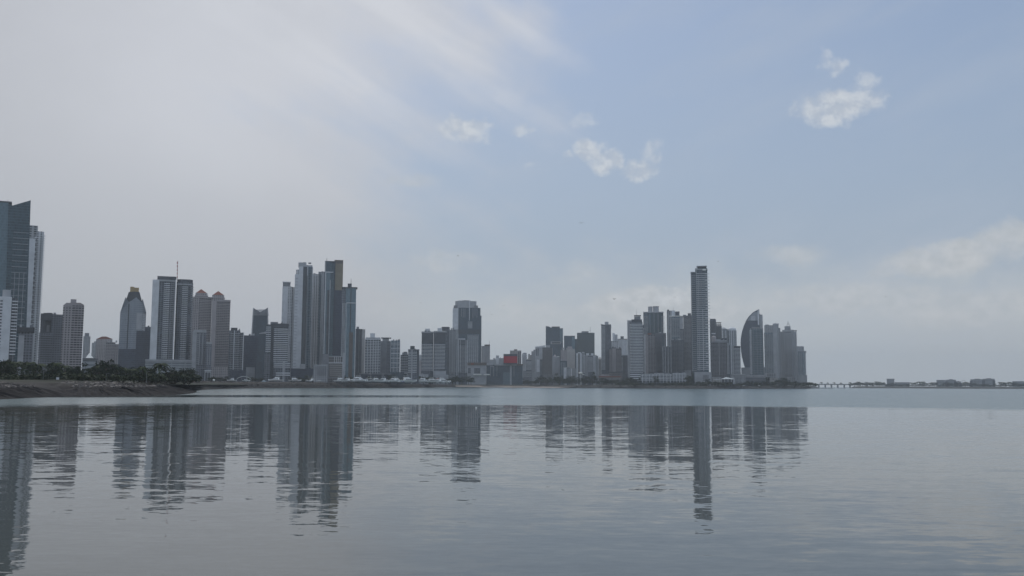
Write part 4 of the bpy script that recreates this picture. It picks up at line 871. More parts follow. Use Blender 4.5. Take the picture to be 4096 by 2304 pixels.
SAND = plain('sand', (.25, .21, .18), .9, .12, .05)
bank('beach', [(1842, 2250), (1920, 2270), (2050, 2220), (2150, 2090), (2225, 2010)], [(-4, -.5, .1), (6, .35, .1), (30, 1.6, .1), (60, 3.0, .2), (85, 4.6, .2), (100, 4.2, .2)], SAND, .3, 300, smooth=True)
bank('sandbar', [(3190, 2350), (3260, 2500), (3335, 2560)], [(-4, -.4, .1), (6, .8, .4), (14, .9, .4), (24, -.5, .1)], ROCK3, .6, 400)
bank('sandbar', [(3362, 2650), (3386, 2680)], [(-3, -.3, .1), (4, .5, .3), (12, .5, .3), (20, -.5, .1)], ROCK3, .6, 400)
bank('island', [(3398, 3750), (3480, 3700), (3620, 3680), (3800, 3600), (3960, 3560), (4096, 3520), (4300, 3500)], [(-4, -1, .3), (3, .8, .7), (12, 3, 1.), (24, 5, 1.), (40, 7, .8), (60, 8, .4), (300, 8, 0)], shore_mat('island_rock', (.03, .028, .028), (.06, .056, .05), (.05, .055, .04), 2.0, 5.5), .7, 420)
bank('causeway', [(3225, 3500), (3250, 3600), (3280, 3700)], [(-3, -1, .2), (6, 2, .6), (16, 5.5, .6), (24, 8, .3), (200, 8, 0)], ROCK3, .6, 420)
# rock pile along the spit crest
def rock_pile(name, pl, n, d0, d1, z0, z1, s0, s1, mat, seed):
    R = random.Random(seed); P = resample(pl, 100); m = MB()
    for _ in range(n):
        i = R.randrange(len(P)-1); p = P[i].lerp(P[i+1], R.random()); t = (P[i+1]-P[i]).normalized(); q = R.random()
        c = p + Vector((-t.y, t.x, 0))*(d0+(d1-d0)*q); z = z0+(z1-z0)*q; s = R.uniform(s0, s1)
        vs = [Vector((R.uniform(.6, 1.2)*a, R.uniform(.6, 1.2)*b_, R.uniform(.5, 1.)*c_))*s for a, b_, c_ in ((-1,-1,-1),(1,-1,-1),(1,1,-1),(-1,1,-1),(-.8,-.8,.8),(.8,-.8,.8),(.8,.8,.8),(-.8,.8,.8))]
        ro = Matrix.Rotation(R.uniform(0, PI), 3, 'Z') @ Matrix.Rotation(R.uniform(-.6, .6), 3, 'X')
        m.add([ro @ w + Vector((c.x, c.y, z+.1*s)) for w in vs], [(0,3,2,1),(4,5,6,7),(0,1,5,4),(1,2,6,5),(2,3,7,6),(3,0,4,7)])
    o = mesh_obj(name, m.v, m.f, mat); return tag(o, kind='stuff')
rock_pile('rocks', SPIT, 2600, 17, 36, 4.2, 6.3, .4, 1.1, plain('shore_rock', (.17, .15, .135), .9, .5, .6, .2), 5)
rock_pile('rocks', BW, 2600, 8, 27, 3.2, 9.2, .6, 1.3, plain('breakwater_boulder', (.060, .052, .046), .9, .5, .4, .2), 6)
rock_pile('rocks', PT, 900, 5, 30, 1.0, 5.2, .6, 1.8, plain('dark_boulder', (.06, .055, .052), .9, .4, .3, .2), 8)

# water
def water_mat():
    m, nt, p = newmat('sea_water')
    g = N(nt, 'ShaderNodeNewGeometry'); pos = g.outputs['Position']; sp = N(nt, 'ShaderNodeSeparateXYZ'); nt.links.new(pos, sp.inputs[0])
    X, Y = sp.outputs[0], sp.outputs[1]
    def mapped(sx, sy, rot=0.):
        mp = N(nt, 'ShaderNodeMapping'); mp.inputs['Scale'].default_value = (sx, sy, 1); mp.inputs['Rotation'].default_value = (0, 0, rot)
        nt.links.new(pos, mp.inputs[0]); return mp.outputs[0]
    # the breeze: rippled water far out, glassy water inshore and along one slick
    r = math_(nt, 'SQRT', math_(nt, 'ADD', math_(nt, 'MULTIPLY', X, X), math_(nt, 'MULTIPLY', Y, Y)))
    wob = noise(nt, mapped(.004, .02), 1, 3, .6); w2 = noise(nt, mapped(.03, .06), 1, 3, .7)
    rr = math_(nt, 'ADD', r, math_(nt, 'ADD', math_(nt, 'MULTIPLY_ADD', wob, 120., -60.), math_(nt, 'MULTIPLY_ADD', w2, 40., -20.)))
    far = sstep(nt, rr, 255., 318.)
    rs = math_(nt, 'ADD', r, math_(nt, 'MULTIPLY_ADD', w2, 16., -8.))
    slick = math_(nt, 'MULTIPLY', sstep(nt, rs, 452., 466.), sstep(nt, rs, 566., 550.))
    slick = math_(nt, 'MULTIPLY', slick, sstep(nt, math_(nt, 'ADD', X, math_(nt, 'MULTIPLY', w2, 60.)), 45., -50.))
    wind = math_(nt, 'MULTIPLY', far, math_(nt, 'SUBTRACT', 1.0, slick))
    patch = sstep(nt, noise(nt, mapped(.02, .045, .2), 1, 3, .6), .35, .68)
    # slopes of the ripples, straight from vector noise
    def slope(vec, scale, detail=2):
        c = noise(nt, vec, scale, detail, .55, out=1)
        v = N(nt, 'ShaderNodeVectorMath', operation='SUBTRACT'); nt.links.new(c, v.inputs[0]); v.inputs[1].default_value = (.5, .5, .5)
        return v.outputs[0]
    def scale(v, k):
        q = N(nt, 'ShaderNodeVectorMath', operation='SCALE'); nt.links.new(v, q.inputs[0])
        if isinstance(k, (int, float)): q.inputs['Scale'].default_value = k
        else: nt.links.new(k, q.inputs['Scale'])
        return q.outputs[0]
    def add(a, b_):
        q = N(nt, 'ShaderNodeVectorMath', operation='ADD'); nt.links.new(a, q.inputs[0]); nt.links.new(b_, q.inputs[1]); return q.outputs[0]
    near = add(scale(slope(mapped(.34, 1., .10), .8), math_(nt, 'MULTIPLY_ADD', patch, .072, .038)), scale(slope(mapped(.4, 1., -.2), .16, 1), .020))
    near = add(near, scale(slope(mapped(.45, 1., .3), 2.7, 2), .060))
    chop = scale(slope(mapped(.5, 1.), .9, 3), math_(nt, 'MULTIPLY', wind, .60))
    sl = add(near, chop)
    s2 = N(nt, 'ShaderNodeVectorMath', operation='MULTIPLY'); nt.links.new(sl, s2.inputs[0]); s2.inputs[1].default_value = (.5, 1, 0)
    nn = N(nt, 'ShaderNodeVectorMath', operation='ADD'); nt.links.new(s2.outputs[0], nn.inputs[0]); nn.inputs[1].default_value = (0, 0, 1)
    nz = N(nt, 'ShaderNodeVectorMath', operation='NORMALIZE'); nt.links.new(nn.outputs[0], nz.inputs[0])
    nt.links.new(nz.outputs[0], p.inputs['Normal'])
    nt.links.new(math_(nt, 'MULTIPLY_ADD', wind, .19, .02), p.inputs['Roughness'])
    p.inputs['IOR'].default_value = 1.333
    nt.links.new(mixc(nt, far, (.072, .078, .070), (.085, .125, .125)), p.inputs['Base Color'])      # lighter, more teal base colour over the wind-rippled far zone
    return m
n = 60; v = []; f = []
for i in range(n+1):
    for j in range(n+1):
        v.append((-13000+26000*i/n, -60+13000*(j/n)**2, 0))
f = [(i*(n+1)+j, (i+1)*(n+1)+j, (i+1)*(n+1)+j+1, i*(n+1)+j+1) for i in range(n) for j in range(n)]
tag(mesh_obj('water', v, f, water_mat()), kind='structure')
tag(mesh_obj('seabed', [(-13000, -60, -4), (13000, -60, -4), (13000, 12940, -4), (-13000, 12940, -4)], [(0, 1, 2, 3)], plain('seabed_mud', (.06, .05, .04))), kind='structure')

# haze
m = bpy.data.materials.new('haze'); m.use_nodes = True; nt = m.node_tree; nt.nodes.clear()
out = N(nt, 'ShaderNodeOutputMaterial'); pv = N(nt, 'ShaderNodeVolumePrincipled')
pv.inputs['Color'].default_value = (.84, .93, 1.0, 1); pv.inputs['Density'].default_value = HAZE; pv.inputs['Anisotropy'].default_value = .2
nt.links.new(pv.outputs[0], out.inputs['Volume'])
mb = MB(); mb.box(-13200, 13200, -80, 13200, -5, 440); tag(mb.build('haze', m), kind='stuff')

# ================================================================ trees
def leafmat(name, a, b_):
    m, nt, p = newmat(name)
    g = N(nt, 'ShaderNodeNewGeometry'); oi = N(nt, 'ShaderNodeObjectInfo')
    w = N(nt, 'ShaderNodeTexWhiteNoise', noise_dimensions='1D'); nt.links.new(math_(nt, 'MULTIPLY', g.outputs['Random Per Island'], 91.7), w.inputs['W'])
    f = math_(nt, 'ADD', math_(nt, 'MULTIPLY', w.outputs['Value'], .6), math_(nt, 'MULTIPLY', oi.outputs['Random'], .4))
    nt.links.new(mixc(nt, f, a, b_), p.inputs['Base Color']); p.inputs['Roughness'].default_value = .8; p.inputs['Specular IOR Level'].default_value = .2
    return m
LEAF = leafmat('broad_leaves', (.016, .022, .015), (.05, .062, .032))
PALM = leafmat('palm_fronds', (.018, .028, .016), (.06, .075, .03))
BUSHM = leafmat('bush_leaves', (.025, .032, .020), (.065, .075, .038))
def leaves(m, R, c, rad, n, s):
    for _ in range(n):
        while True:
            q = Vector((R.uniform(-1, 1), R.uniform(-1, 1), R.uniform(-1, 1)))
            if .25 < q.length < 1: break
        p = c + Vector((q.x*rad[0], q.y*rad[1], q.z*rad[2])); k = s*R.uniform(.6, 1.4)
        a = Vector((R.gauss(0, 1), R.gauss(0, 1), R.gauss(0, .7))).normalized(); t = a.cross(Vector((R.gauss(0, 1), R.gauss(0, 1), R.gauss(0, 1)))).normalized(); u = a.cross(t)
        m.add([p-t*k-u*k*.4, p+t*k*.2-u*k*.8, p+t*k+u*k*.3, p-t*k*.1+u*k*.8], [(0, 1, 2, 3)])
def tree_proto(name, seed, h=10., w=9., n=14, cat='tree', dens=46, trunk=.28):
    R = random.Random(seed); o = empty(name, (0, 0, 0)); tag(o, None, cat)
    t = MB(); top = Vector((R.uniform(-.6, .6), R.uniform(-.6, .6), h*.62)); t.tube([(0, 0, -1), (.1, 0, h*trunk), top], [.32, .24, .1], 6)
    m = MB()
    for k in range(n):
        a = R.uniform(0, 2*PI); r = math.sqrt(R.random())*w*.38; z = h*R.uniform(.34, .88) - r*.12*h/w
        c = Vector((math.cos(a)*r, math.sin(a)*r, z)); s = R.uniform(.8, 1.35)
        t.tube([(.1, 0, h*trunk+R.uniform(0, h*.2)), c], [.13, .04], 4)
        leaves(m, R, c, (w*.19*s, w*.19*s, h*.12*s), dens, .34)
    t.build('trunk', M['trunk'], o); m.build('crown', LEAF, o); return o
def palm_proto(name, seed, h=9., fr=17, L=3.6):
    R = random.Random(seed); o = empty(name, (0, 0, 0)); tag(o, None, 'palm tree')
    bx = R.uniform(-.9, .9); top = Vector((bx, R.uniform(-.5, .5), h-1.8)); t = MB()
    t.tube([(0, 0, -1), (bx*.25, 0, h*.3), (bx*.7, 0, h*.6), top], [.28, .2, .17, .16], 6); t.build('trunk', M['trunk'], o)
    m = MB()
    for k in range(fr):
        a = k*2*PI/fr + R.uniform(-.2, .2); el = R.uniform(-.2, 1.1); ll = L*R.uniform(.8, 1.15); d = Vector((math.cos(a), math.sin(a), 0)); sd = Vector((-d.y, d.x, 0)); pr = None
        for j in range(8):
            s = j/7; p = top + d*(ll*s*math.cos(el*.6)) + Vector((0, 0, ll*(math.sin(el)*s*.9 - (.95)*s*s)))
            w = .62*math.sin(PI*min(1, .12+s*.86))+.05
            if pr:
                q, wq = pr
                m.add([q, q+sd*wq-Vector((0, 0, wq*.55)), p+sd*w-Vector((0, 0, w*.75))], [(0, 1, 2)]); m.add([q, p, p-sd*w-Vector((0, 0, w*.75)), q-sd*wq-Vector((0, 0, wq*.55))], [(0, 1, 2, 3)])
            pr = (p, w)
    m.build('crown', PALM, o); return o
def bush_proto(name, seed, h=2.4, w=4., n=7):
    R = random.Random(seed); o = empty(name, (0, 0, 0)); tag(o, None, 'bush'); m = MB(); t = MB()
    for k in range(n):
        c = Vector((R.uniform(-.4, .4)*w, R.uniform(-.3, .3)*w, R.uniform(.3, .65)*h)); t.tube([(0, 0, -.5), c], [.08, .03], 4); leaves(m, R, c, (w*.26, w*.26, h*.34), 34, .26)
    t.build('stem', M['trunk'], o); m.build('foliage', BUSHM, o); return o
PROTO = {'t': [tree_proto('broadleaf_tree', s, 10, w, nn) for s, w, nn in ((11, 9, 14), (12, 11, 17), (13, 7.5, 12), (14, 10, 10))],
         'r': [tree_proto('broadleaf_tree', 21, 10, 12, 22, dens=60, trunk=.15)],
         'c': [tree_proto('cypress_tree', 31, 10, 2.6, 12, dens=26, trunk=.1)],
         'p': [palm_proto('palm_tree', s, 9, fr, 4.2) for s, fr in ((41, 17), (42, 20), (43, 14))],
         'b': [bush_proto('bush', s) for s in (51, 52, 53)]}
USED = set()
def plant(kind, px, ytop, D, label, group=None, z=GZ, hw=1.0, base=None):
    """put a plant of the given kind so that its top is at the photo row"""
    pr = random.choice(PROTO[kind])
    h = {'t': 9.6, 'r': 9.8, 'c': 9.8, 'p': 8.9, 'b': 2.3}[kind]
    o = pr if pr.name not in USED else copy_tree(pr)
    USED.add(pr.name)
    p = at(px, ytop, D); s = max(.15, (p.z-z)/h)
    o.location = (p.x, p.y, z); o.rotation_euler = (0, 0, rnd(0, 2*PI)); o.scale = (s*hw, s*hw, s)
    o['label'] = label
    if group: o['group'] = group
    return o
# shore park at the left
for px, y, D, hw, lab in ((14, 1434, 500, 1.2, 'dark tree below the pale tower with a round tank, in the shore park'),
        (62, 1446, 520, 1.1, 'dark spreading tree in the shore park below the foot of the blue glass tower'), (140, 1452, 540, 1.0, 'dark tree in the shore park below the saw-toothed white tower'),
        (212, 1450, 545, .9, 'dark leafy tree just left of the small white hut'), (352, 1448, 620, 1.0, 'dark tree in front of the low parking building'),
        (428, 1430, 560, .75, 'tallest dark tree of the shore park, narrow crown, beside the banded distant block'), (468, 1458, 600, 1.1, 'dark tree right of the tallest tree in the shore park'),
        (510, 1474, 610, 1.1, 'low dark tree below the dark podium of the rocket-shaped tower'), (690, 1490, 640, 1.5, 'low round tree in front of the striped podium of the twin towers'),
        (735, 1494, 660, 1.2, 'low green tree near the end of the shore park'), (770, 1479, 900, 1.2, 'grey-green tree in front of the right end of the striped podium'), (845, 1505, 1000, 1.4, 'dark tree behind the white ball on the yard')):
    plant('t', px, y, D, lab, hw=hw)
plant('r', 302, 1462, 520, 'large round dark tree in front of the pinkish grey tower', hw=.95)
for px, y, D, lab in ((36, 1430, 560, 'thin palm standing among the dark trees below the tower with a round tank'), (118, 1436, 580, 'palm with a dark drooping crown below the saw-toothed tower'), (228, 1440, 600, 'palm rising right of the small white hut'),
        (572, 1458, 560, 'green palm with a dense crown left of the biggest palm'), (640, 1442, 540, 'biggest palm, wide drooping crown against the striped podium'), (452, 1448, 570, 'thin palm beside the tallest dark tree')):
    plant('p', px, y, D, lab, hw=1.25 if px == 640 else 1.)
for px, y, D in ((6, 1441, 600), (76, 1434, 620), (88, 1446, 610), (166, 1444, 600), (262, 1452, 600), (384, 1455, 640), (400, 1446, 620), (488, 1462, 640), (530, 1468, 640), (602, 1470, 640), (716, 1482, 700)): plant('p', px, y, D, 'slim palm rising among the trees of the shore park', 'palms in the shore park', hw=1.25)
for k in range(58):
    px = rnd(-10, 760); plant('b', px, rnd(1490, 1506)+(px-380)*.004, rnd(470, 530)+max(0, px-560)*.8, 'low green bush along the lawn of the shore park', 'bushes in the shore park', z=7.2, hw=rnd(1., 1.9))
for k in range(46):
    px = rnd(-10, 760); plant('t', px, rnd(1462, 1496), rnd(560, 700), 'dark tree in the belt behind the shore park', 'trees in the belt behind the shore park', hw=rnd(1., 1.6))
# trees along the city quay
for k in range(52):
    px = 795 + k*21.5 + rnd(-8, 8); plant('t', px, rnd(1499, 1513), 1530+max(0, px-1500)*1.3+rnd(-30, 30), 'dark tree in the row behind the marina', 'trees behind the marina', hw=rnd(1.0, 1.7))
for k in range(64):
    px = 1860 + k*11.2 + rnd(-6, 6); D = 2440-max(0, px-1900)*.75 + rnd(-20, 40); plant('t', px, rnd(1505, 1525), max(2000, D), 'dark tree in the belt along the beach park', 'trees along the beach park', hw=rnd(1., 1.8))
for px, y, hw, lab in ((2368, 1484, .9, 'large dark round tree in front of the wide banded block'), (2238, 1490, 1., 'dark tree right of the dark office grid'), (2285, 1502, 1.3, 'low dark tree below the low grey windowed block'), (2340, 1502, 1.2, 'dark tree under the mushroom-shaped water tower'), (2420, 1512, 1.2, 'dark tree in front of the low house with a reddish roof')):
    plant('t', px, y, 2040, lab, hw=hw)
for k in range(70):
    px = 2480 + k*11 + rnd(-6, 6); D = 1935 + max(0, px-2900)*1.3; plant('t' if k % 3 else 'b', px, rnd(1524, 1535), D, 'dark low tree on the rocky shore of the point' if k % 3 else 'dark bush on the rocky shore of the point', 'trees on the shore of the point' if k % 3 else 'bushes on the shore of the point', z=6.5, hw=rnd(1.2, 2.2))
for px, y, hw, lab in ((2762, 1489, .55, 'tall dark tree clump left of the tallest tower podium'), (2752, 1498, .8, 'dark tree between the gridded parking block and the tallest tower podium'), (2624, 1503, .8, 'dark tree in front of the long gridded parking block'), (2830, 1514, .9, 'small palm-like tree in front of the tallest tower podium'), (2771, 1512, .9, 'dark tree touching the tallest tower podium')):
    plant('t', px, y, 1945, lab, hw=hw)
for px, y, lab in ((3067, 1508, 'left one of two dark cypresses beside the cream gabled house'), (3076, 1509, 'right one of two dark cypresses beside the cream gabled house')): plant('c', px, y, 2160, lab)
plant('r', 3140, 1509, 2190, 'big round tree below the tower with the lattice spire', hw=1.25); plant('t', 3118, 1516, 2170, 'dark tree left of the big round tree', hw=1.3); plant('t', 3236, 1528, 2480, 'low tree at the very end of the point', hw=1.8)
for px, y in ((3287, 1527), (3311, 1529), (3337, 1528), (3363, 1529), (3399, 1527), (3405, 1531)): plant('p', px, y, 3850, 'tiny palm lining the bridge deck', 'palms on the bridge', z=12.5, hw=1.3)
for k, px in enumerate((3418, 3424, 3432, 3438, 3449, 3482, 3492, 3508, 3516, 3527, 3536, 3646, 3656, 3664, 3676, 3690, 3698, 3708, 3718, 3728, 3856, 3862, 3870, 4000, 4014, 4026, 4036, 4044)): plant('p', px, rnd(1523, 1531), 3900+rnd(-30, 60), 'tiny palm on the low island', 'palms on the island', z=8, hw=1.3)
for k in range(75):
    px = 3405 + k*9.4 + rnd(-4, 4); plant('t', px, rnd(1527, 1540)+(px-3400)*.003, 3820, 'tiny low tree on the island', 'trees on the island', z=7, hw=rnd(1.4, 2.4))

# island buildings and bridge
for lab, x0, x1, y, st in (('small squarish building with a flat overhanging roof on the island, alone near its middle', 3547, 3577, 1515, 1), ('long low flat building on the island right of the squarish one', 3579, 3637, 1529, 0), ('tiny pale building near the bridge end of the island', 3461, 3472, 1528, 0), ('blocky island building with two steps, left of the rounded one', 3746, 3782, 1520, 0), ('island building with a rounded shoulder', 3784, 3824, 1519, 2), ('low rounded island building left of the thin arch', 3822, 3845, 1526, 2), ('wide stepped island building, left part of the big pair', 3882, 3936, 1517, 2), ('wide island building with a flat top, right part of the big pair', 3932, 3978, 1515, 2), ('island building cut by the edge of the photo', 4050, 4130, 1525, 0)):
    b = Bld('island_building', lab, 3950, (x0+x1)/2, 'building'); b.prism('wall', [x0, x1], y+2, 'gwin', depth=20); b.prism('roof', [x0-.8, x1+.8], y, 'grey', y0=y+2.2, dy=-1, depth=22)
    b.bands([x0, x1], y+3, 1540, y, 'grey', fh=4, out=1., h=1.4)
    if st == 2: b.prism('step', [x0-3, x0+8], y+6, 'dgrey', dy=-2, depth=14); b.prism('step', [x1-8, x1+3], y+6, 'dgrey', dy=-2, depth=14); b.prism('roof_box', [x0+.3*(x1-x0), x0+.7*(x1-x0)], y-2, 'grey', y0=y, dy=4, depth=8)
    if st == 1: b.prism('step', [x0-8, x1+4], 1538, 'dgrey', dy=-2, depth=14)
b = Bld('arch', 'thin curved arch sticking up between two island buildings', 3900, 3854, 'arch')
m = MB(); L = [b.loc(x, y, 0) for x, y in ((3848, 1526), (3852, 1521.5), (3858, 1522), (3863, 1528), (3866, 1536))]; m.tube(L, .7, 5); m.build('curved_beam', M['metal'], b.e)
b = Bld('bridge', 'low road bridge on stubby piers joining the point and the island', 3850, 3328, 'bridge', z0=0)
b.prism('deck', [3245, 3412], 1536.5, 'grey', y0=1539.5, depth=14); b.prism('railing', [3245, 3412], 1535.4, 'lgrey', y0=1536.5, dy=-.3, depth=.4)
for px in (3275, 3301, 3326, 3351, 3377, 3400): b.prism('pier', [px-3.2, px+3.2], 1541, 'grey', y0=None, dy=2, depth=10); b.prism('pier_cap', [px-4.5, px+4.5], 1539.6, 'lgrey', y0=1541, dy=1, depth=12)

# ================================================================ marina
def boat_base(name, label, px, D, z, rz, cat='boat', group=None):
    p = gp(px, D, z); return tag(empty(name, p, rz), label, cat, group)
def hull_rings(L, B, H, n=10):
    out = []
    for i in range(n+1):
        s = i/n; x = (s-.5)*L; w = B/2*(1-max(0, (s-.45)/.55)**2.4)*(.9+.1*min(1, s*4)); w = max(w, .04); sh = H*(1+.32*s*s); k = .45 + .55*max(0, (s-.8)/.2)*0
        keel = .0 if s < .8 else (s-.8)/.2*H*.55
        out.append([(x, -w, sh), (x+.0, -w*.86, sh*.5+keel*.4), (x, -w*.3, keel*.9+.0), (x, w*.3, keel*.9), (x, w*.86, sh*.5+keel*.4), (x, w, sh)])
    return out
def yacht(label, px, D, length_px, flip=1, fly=True, tower=False, group=None, z=11.0, tilt=0., hullm='hull', canopy=None, cat='boat', yaw=None):
    L = length_px*D*KD/F; B = L*.29; H = L*.105
    e = boat_base('motor_yacht' if L > 11 else 'motorboat', label, px, D, z+.35, 0, cat, group)
    e.rotation_euler = (0, 0, (0 if flip > 0 else PI) + (rnd(-.25, .25) if yaw is None else yaw))
    h = MB(); h.loft(hull_rings(L, B, H)); hu = h.build('hull', M[hullm], e)
    s = MB(); s.box(-L*.42, L*.40, -B*.52, -B*.50, H*.98, H*1.12); s.build('rub_rail', M['hulldark'], hu)
    c = MB(); ch = H*.95
    ring = lambda x0, x1, z, w: [(x0, -w, z), (x1, -w*.7, z), (x1, w*.7, z), (x0, w, z)]
    c.loft([ring(-L*.24, L*.26, H*1.0, B*.36), ring(-L*.23, L*.15, H*1.1+ch*.75, B*.33), ring(-L*.22, L*.08, H*1.1+ch, B*.31)]); ca = c.build('cabin', M['hull'], e)
    w = MB(); w.loft([ring(-L*.16, L*.235, H*1.12+ch*.2, B*.365), ring(-L*.16, L*.165, H*1.12+ch*.58, B*.35)]); reg(w.build('window', M['boatglass'], ca), ca)
    zt = H*1.1+ch
    if fly:
        q = MB(); q.loft([ring(-L*.24, L*.06, zt, B*.33), ring(-L*.24, L*.03, zt+ch*.42, B*.31)]); q.build('flybridge', M['hull'], e)
        r = MB(); r.box(-L*.21, -L*.0, -B*.3, B*.3, zt+ch*1.15, zt+ch*1.24)
        for sx in (-.2, -.02):
            for sy in (-.26, .26): r.tube([(L*sx, B*sy, zt+ch*.3), (L*sx, B*sy, zt+ch*1.16)], .06, 4)
        r.build('hardtop', M[canopy or 'hull'], e)
    elif canopy:
        r = MB(); r.loft([[(x, y, zt+ch*.55+.25*(1-abs(y)/(B*.4))) for y in (-B*.4, -B*.2, B*.2, B*.4)]+[(x, y, zt+ch*.48) for y in (B*.4, -B*.4)] for x in (-L*.38, L*.02)])
        for sx in (-.36, 0):
            for sy in (-.38, .38): r.tube([(L*sx, B*sy, H), (L*sx, B*sy, zt+ch*.5)], .05, 4)
        r.build('canopy', M[canopy], e)
    if tower:
        t = MB(); zz = zt+ch*2.6
        for sx in (-.18, 0):
            for sy in (-.24, .24): t.tube([(L*sx, B*sy, zt), (L*sx*.6, B*sy*.5, zz)], .07, 4)
        t.box(-L*.12, L*.02, -B*.17, B*.17, zz, zz+.12); t.box(-L*.1, 0, -B*.13, B*.13, zz+ch*.6, zz+ch*.68); t.build('tower', M['hull'], e)
    a = MB(); a.tube([(-L*.15, 0, zt+(ch*1.2 if fly else 0)), (-L*.17, 0, zt+ch*(2.1 if fly else 1.1))], [.06, .03], 4); a.build('antenna', M['metal'], e)
    k = MB(); k.box(-L*.3, -L*.22, -B*.2, B*.2, -1.6, .1); k.box(L*.1, L*.18, -B*.14, B*.14, -1.6, H*.12); k.build('cradle', M['darkmetal'], e)
    return e
yacht('long white yacht pointing left with a dark open side window, biggest on the yard', 1102, 1375, 58, -1, yaw=.1)
yacht('white yacht with a raised bow and dark stern, facing away from the biggest yacht', 1180, 1385, 50, 1, yaw=-.1)
yacht('white yacht with a tall square cabin in front of the arched shed', 926, 1190, 36, -1, yaw=.1, z=10.2)
yacht('low white motorboat under the arched shed', 985, 1150, 30, 1, False, z=10.0, yaw=0.)
yacht('white fishing boat seen from behind with a tall lookout tower', 1250, 1400, 42, 1, True, True, yaw=PI/2-.15)
for sx in (1237, 1265):
    pass
yacht('small white motorboat left of the fishing boat with a lookout tower', 1231, 1380, 20, 1, False, canopy='canvas', yaw=.3)
yacht('small dark-shaded motorboat right of the fishing boat', 1276, 1400, 20, -1, False, canopy='canvas', yaw=.2)
spec = [(1352, 22, 'small white boat half under the grey open shed'), (1364, 34, 'white flybridge boat just right of the grey open shed'), (1385, 30, 'low white motorboat with a flat deck below the pale blue tower'), (1406, 20, 'small white launch below the brown-stripped tower'), (1425, 44, 'big white yacht with a high flybridge right of the pale blue tower'), (1445, 32, 'low white yacht lying against the big high-flybridge yacht'), (1460, 26, 'white boat with a white flat hardtop below the white gridded block'), (1482, 36, 'white boat with a square upright cabin below the white gridded block'), (1497, 28, 'grey-white motorboat below the floating roof plate slab'), (1508, 34, 'white yacht with a dark covered bow below the grey slab'), (1528, 34, 'white boat with a raised cockpit and thin mast below the blue-glass block'), (1545, 26, 'low white launch below the blue-glass block'), (1570, 36, 'white boat with a high canopy roof, before the navy quay building'), (1590, 34, 'white cabin boat just left of the blue tarpaulin boat'), (1606, 24, 'narrow white boat touching the blue tarpaulin boat'), (1632, 44, 'sleek white yacht just right of the blue tarpaulin boat'), (1655, 30, 'white cabin boat below the block with a greenish tank'), (1670, 24, 'low white motorboat next to the cabin boat below the greenish tank'), (1685, 38, 'white yacht with a high bow before the white-banded pair'), (1700, 28, 'white boat with a dark hardtop before the white-banded pair'), (1718, 34, 'white motorboat with a thin mast between the banded towers'), (1732, 34, 'pale sloping yacht left of the red canopy'), (1750, 32, 'white boat under the red canopy'), (1773, 36, 'last white yacht of the yard, right of the red canopy'), (1788, 14, 'tiny grey dinghy at the end of the row of boats')]
for i, (px, lp, lab) in enumerate(spec):
    D = 1420 + max(0, px-1350)*.62 + (i % 3)*22
    yacht(lab, px, D, lp*1.7, 1 if i % 2 else -1, fly=lp > 29, tower=i in (7, 10, 18), canopy='darkmetal' if 'dark hardtop' in lab else ('canvas' if lp <= 29 else None), yaw=rnd(-.5, .5))
yacht('boat wrapped in a bright blue tarpaulin', 1613, 1570, 22, 1, True, hullm='tarpblue', canopy='tarpblue', yaw=1.2)
b = Bld('canopy_tent', 'red pitched canopy over the boats near the end of the breakwater', 1710, 1752, 'canopy', z0=10.2)
b.slant('roof', [(1743, 1518), (1750, 1512), (1763, 1518)], 'tarpred', y0=1520, depth=8)
for px in (1744, 1762): b.fin(px, 1519, 1527, 'metal', .3, 0, dy=1, part='post')
b = Bld('umbrella', 'pale blue and white sunshade tent on the breakwater', 1340, 1055, 'sunshade', z0=9.8)
b.pyr('canopy', 1044, 1066, 1526, (1055, 1520), 'glasspale', 0, 8)
for px in (1047, 1063): b.fin(px, 1525, 1531, 'metal', .25, 0, dy=2, part='post')
b = Bld('storage_tank', 'small bright white ball-shaped tank at the start of the yard', 900, 855, 'tank', z0=9.2)
m = MB(); p = b.loc(855.5, 1520.5, 0); m.loft([[(p.x+1.15*math.sin(PI*i/8)*math.cos(k*PI/5), 1.15*math.sin(PI*i/8)*math.sin(k*PI/5), p.z-1.15*math.cos(PI*i/8)) for k in range(10)] for i in range(1, 8)]); m.build('shell', M['canvas'], b.e, True)
m = MB(); m.tube([(p.x, 0, -.4), (p.x, 0, p.z-1)], .4, 6); m.build('stand', M['darkmetal'], b.e)
for px, lab in ((1235, 'left'), (1266, 'right')):
    e = boat_base('pole', 'slanted white outrigger pole on the %s side of the fishing boat' % ('near' if lab == 'left' else 'far'), px, 1400, 10.2, 0, 'pole')
    m = MB(); s = -1 if lab == 'left' else 1; m.tube([(-s*2., 0, .4), (s*1.2, 0, 11)], [.16, .07], 5); m.build('rod', M['hull'], e)
b = Bld('hut', 'tiny white hut on the lawn of the shore park', 470, 231, 'hut', z0=7.0)
b.prism('wall', [225, 237], 1509.5, 'white', depth=1.6); b.prism('roof', [224, 238], 1508, 'lgrey', y0=1509.6, dy=-.15, depth=1.9)
for k, (px, y, D) in enumerate(((585, 1486, 470), (424, 1494, 480), (172, 1484, 480), (96, 1478, 500), (700, 1496, 620))):
    e = tag(empty('street_lamp', gp(px, D, 7)), 'thin pale lamp post in the shore park', 'lamp post', 'lamp posts in the shore park'); h = at(px, y, D).z-7
    m = MB(); m.tube([(0, 0, -.5), (0, 0, h)], [.09, .05], 6); m.tube([(0, 0, h), (.5, 0, h+.12), (1.1, 0, h+.1)], .04, 5); m.build('pole', M['metal'], e); q = MB(); q.box(.9, 1.5, -.12, .12, h+.03, h+.14); q.build('lamp_head', M['lgrey'], e)
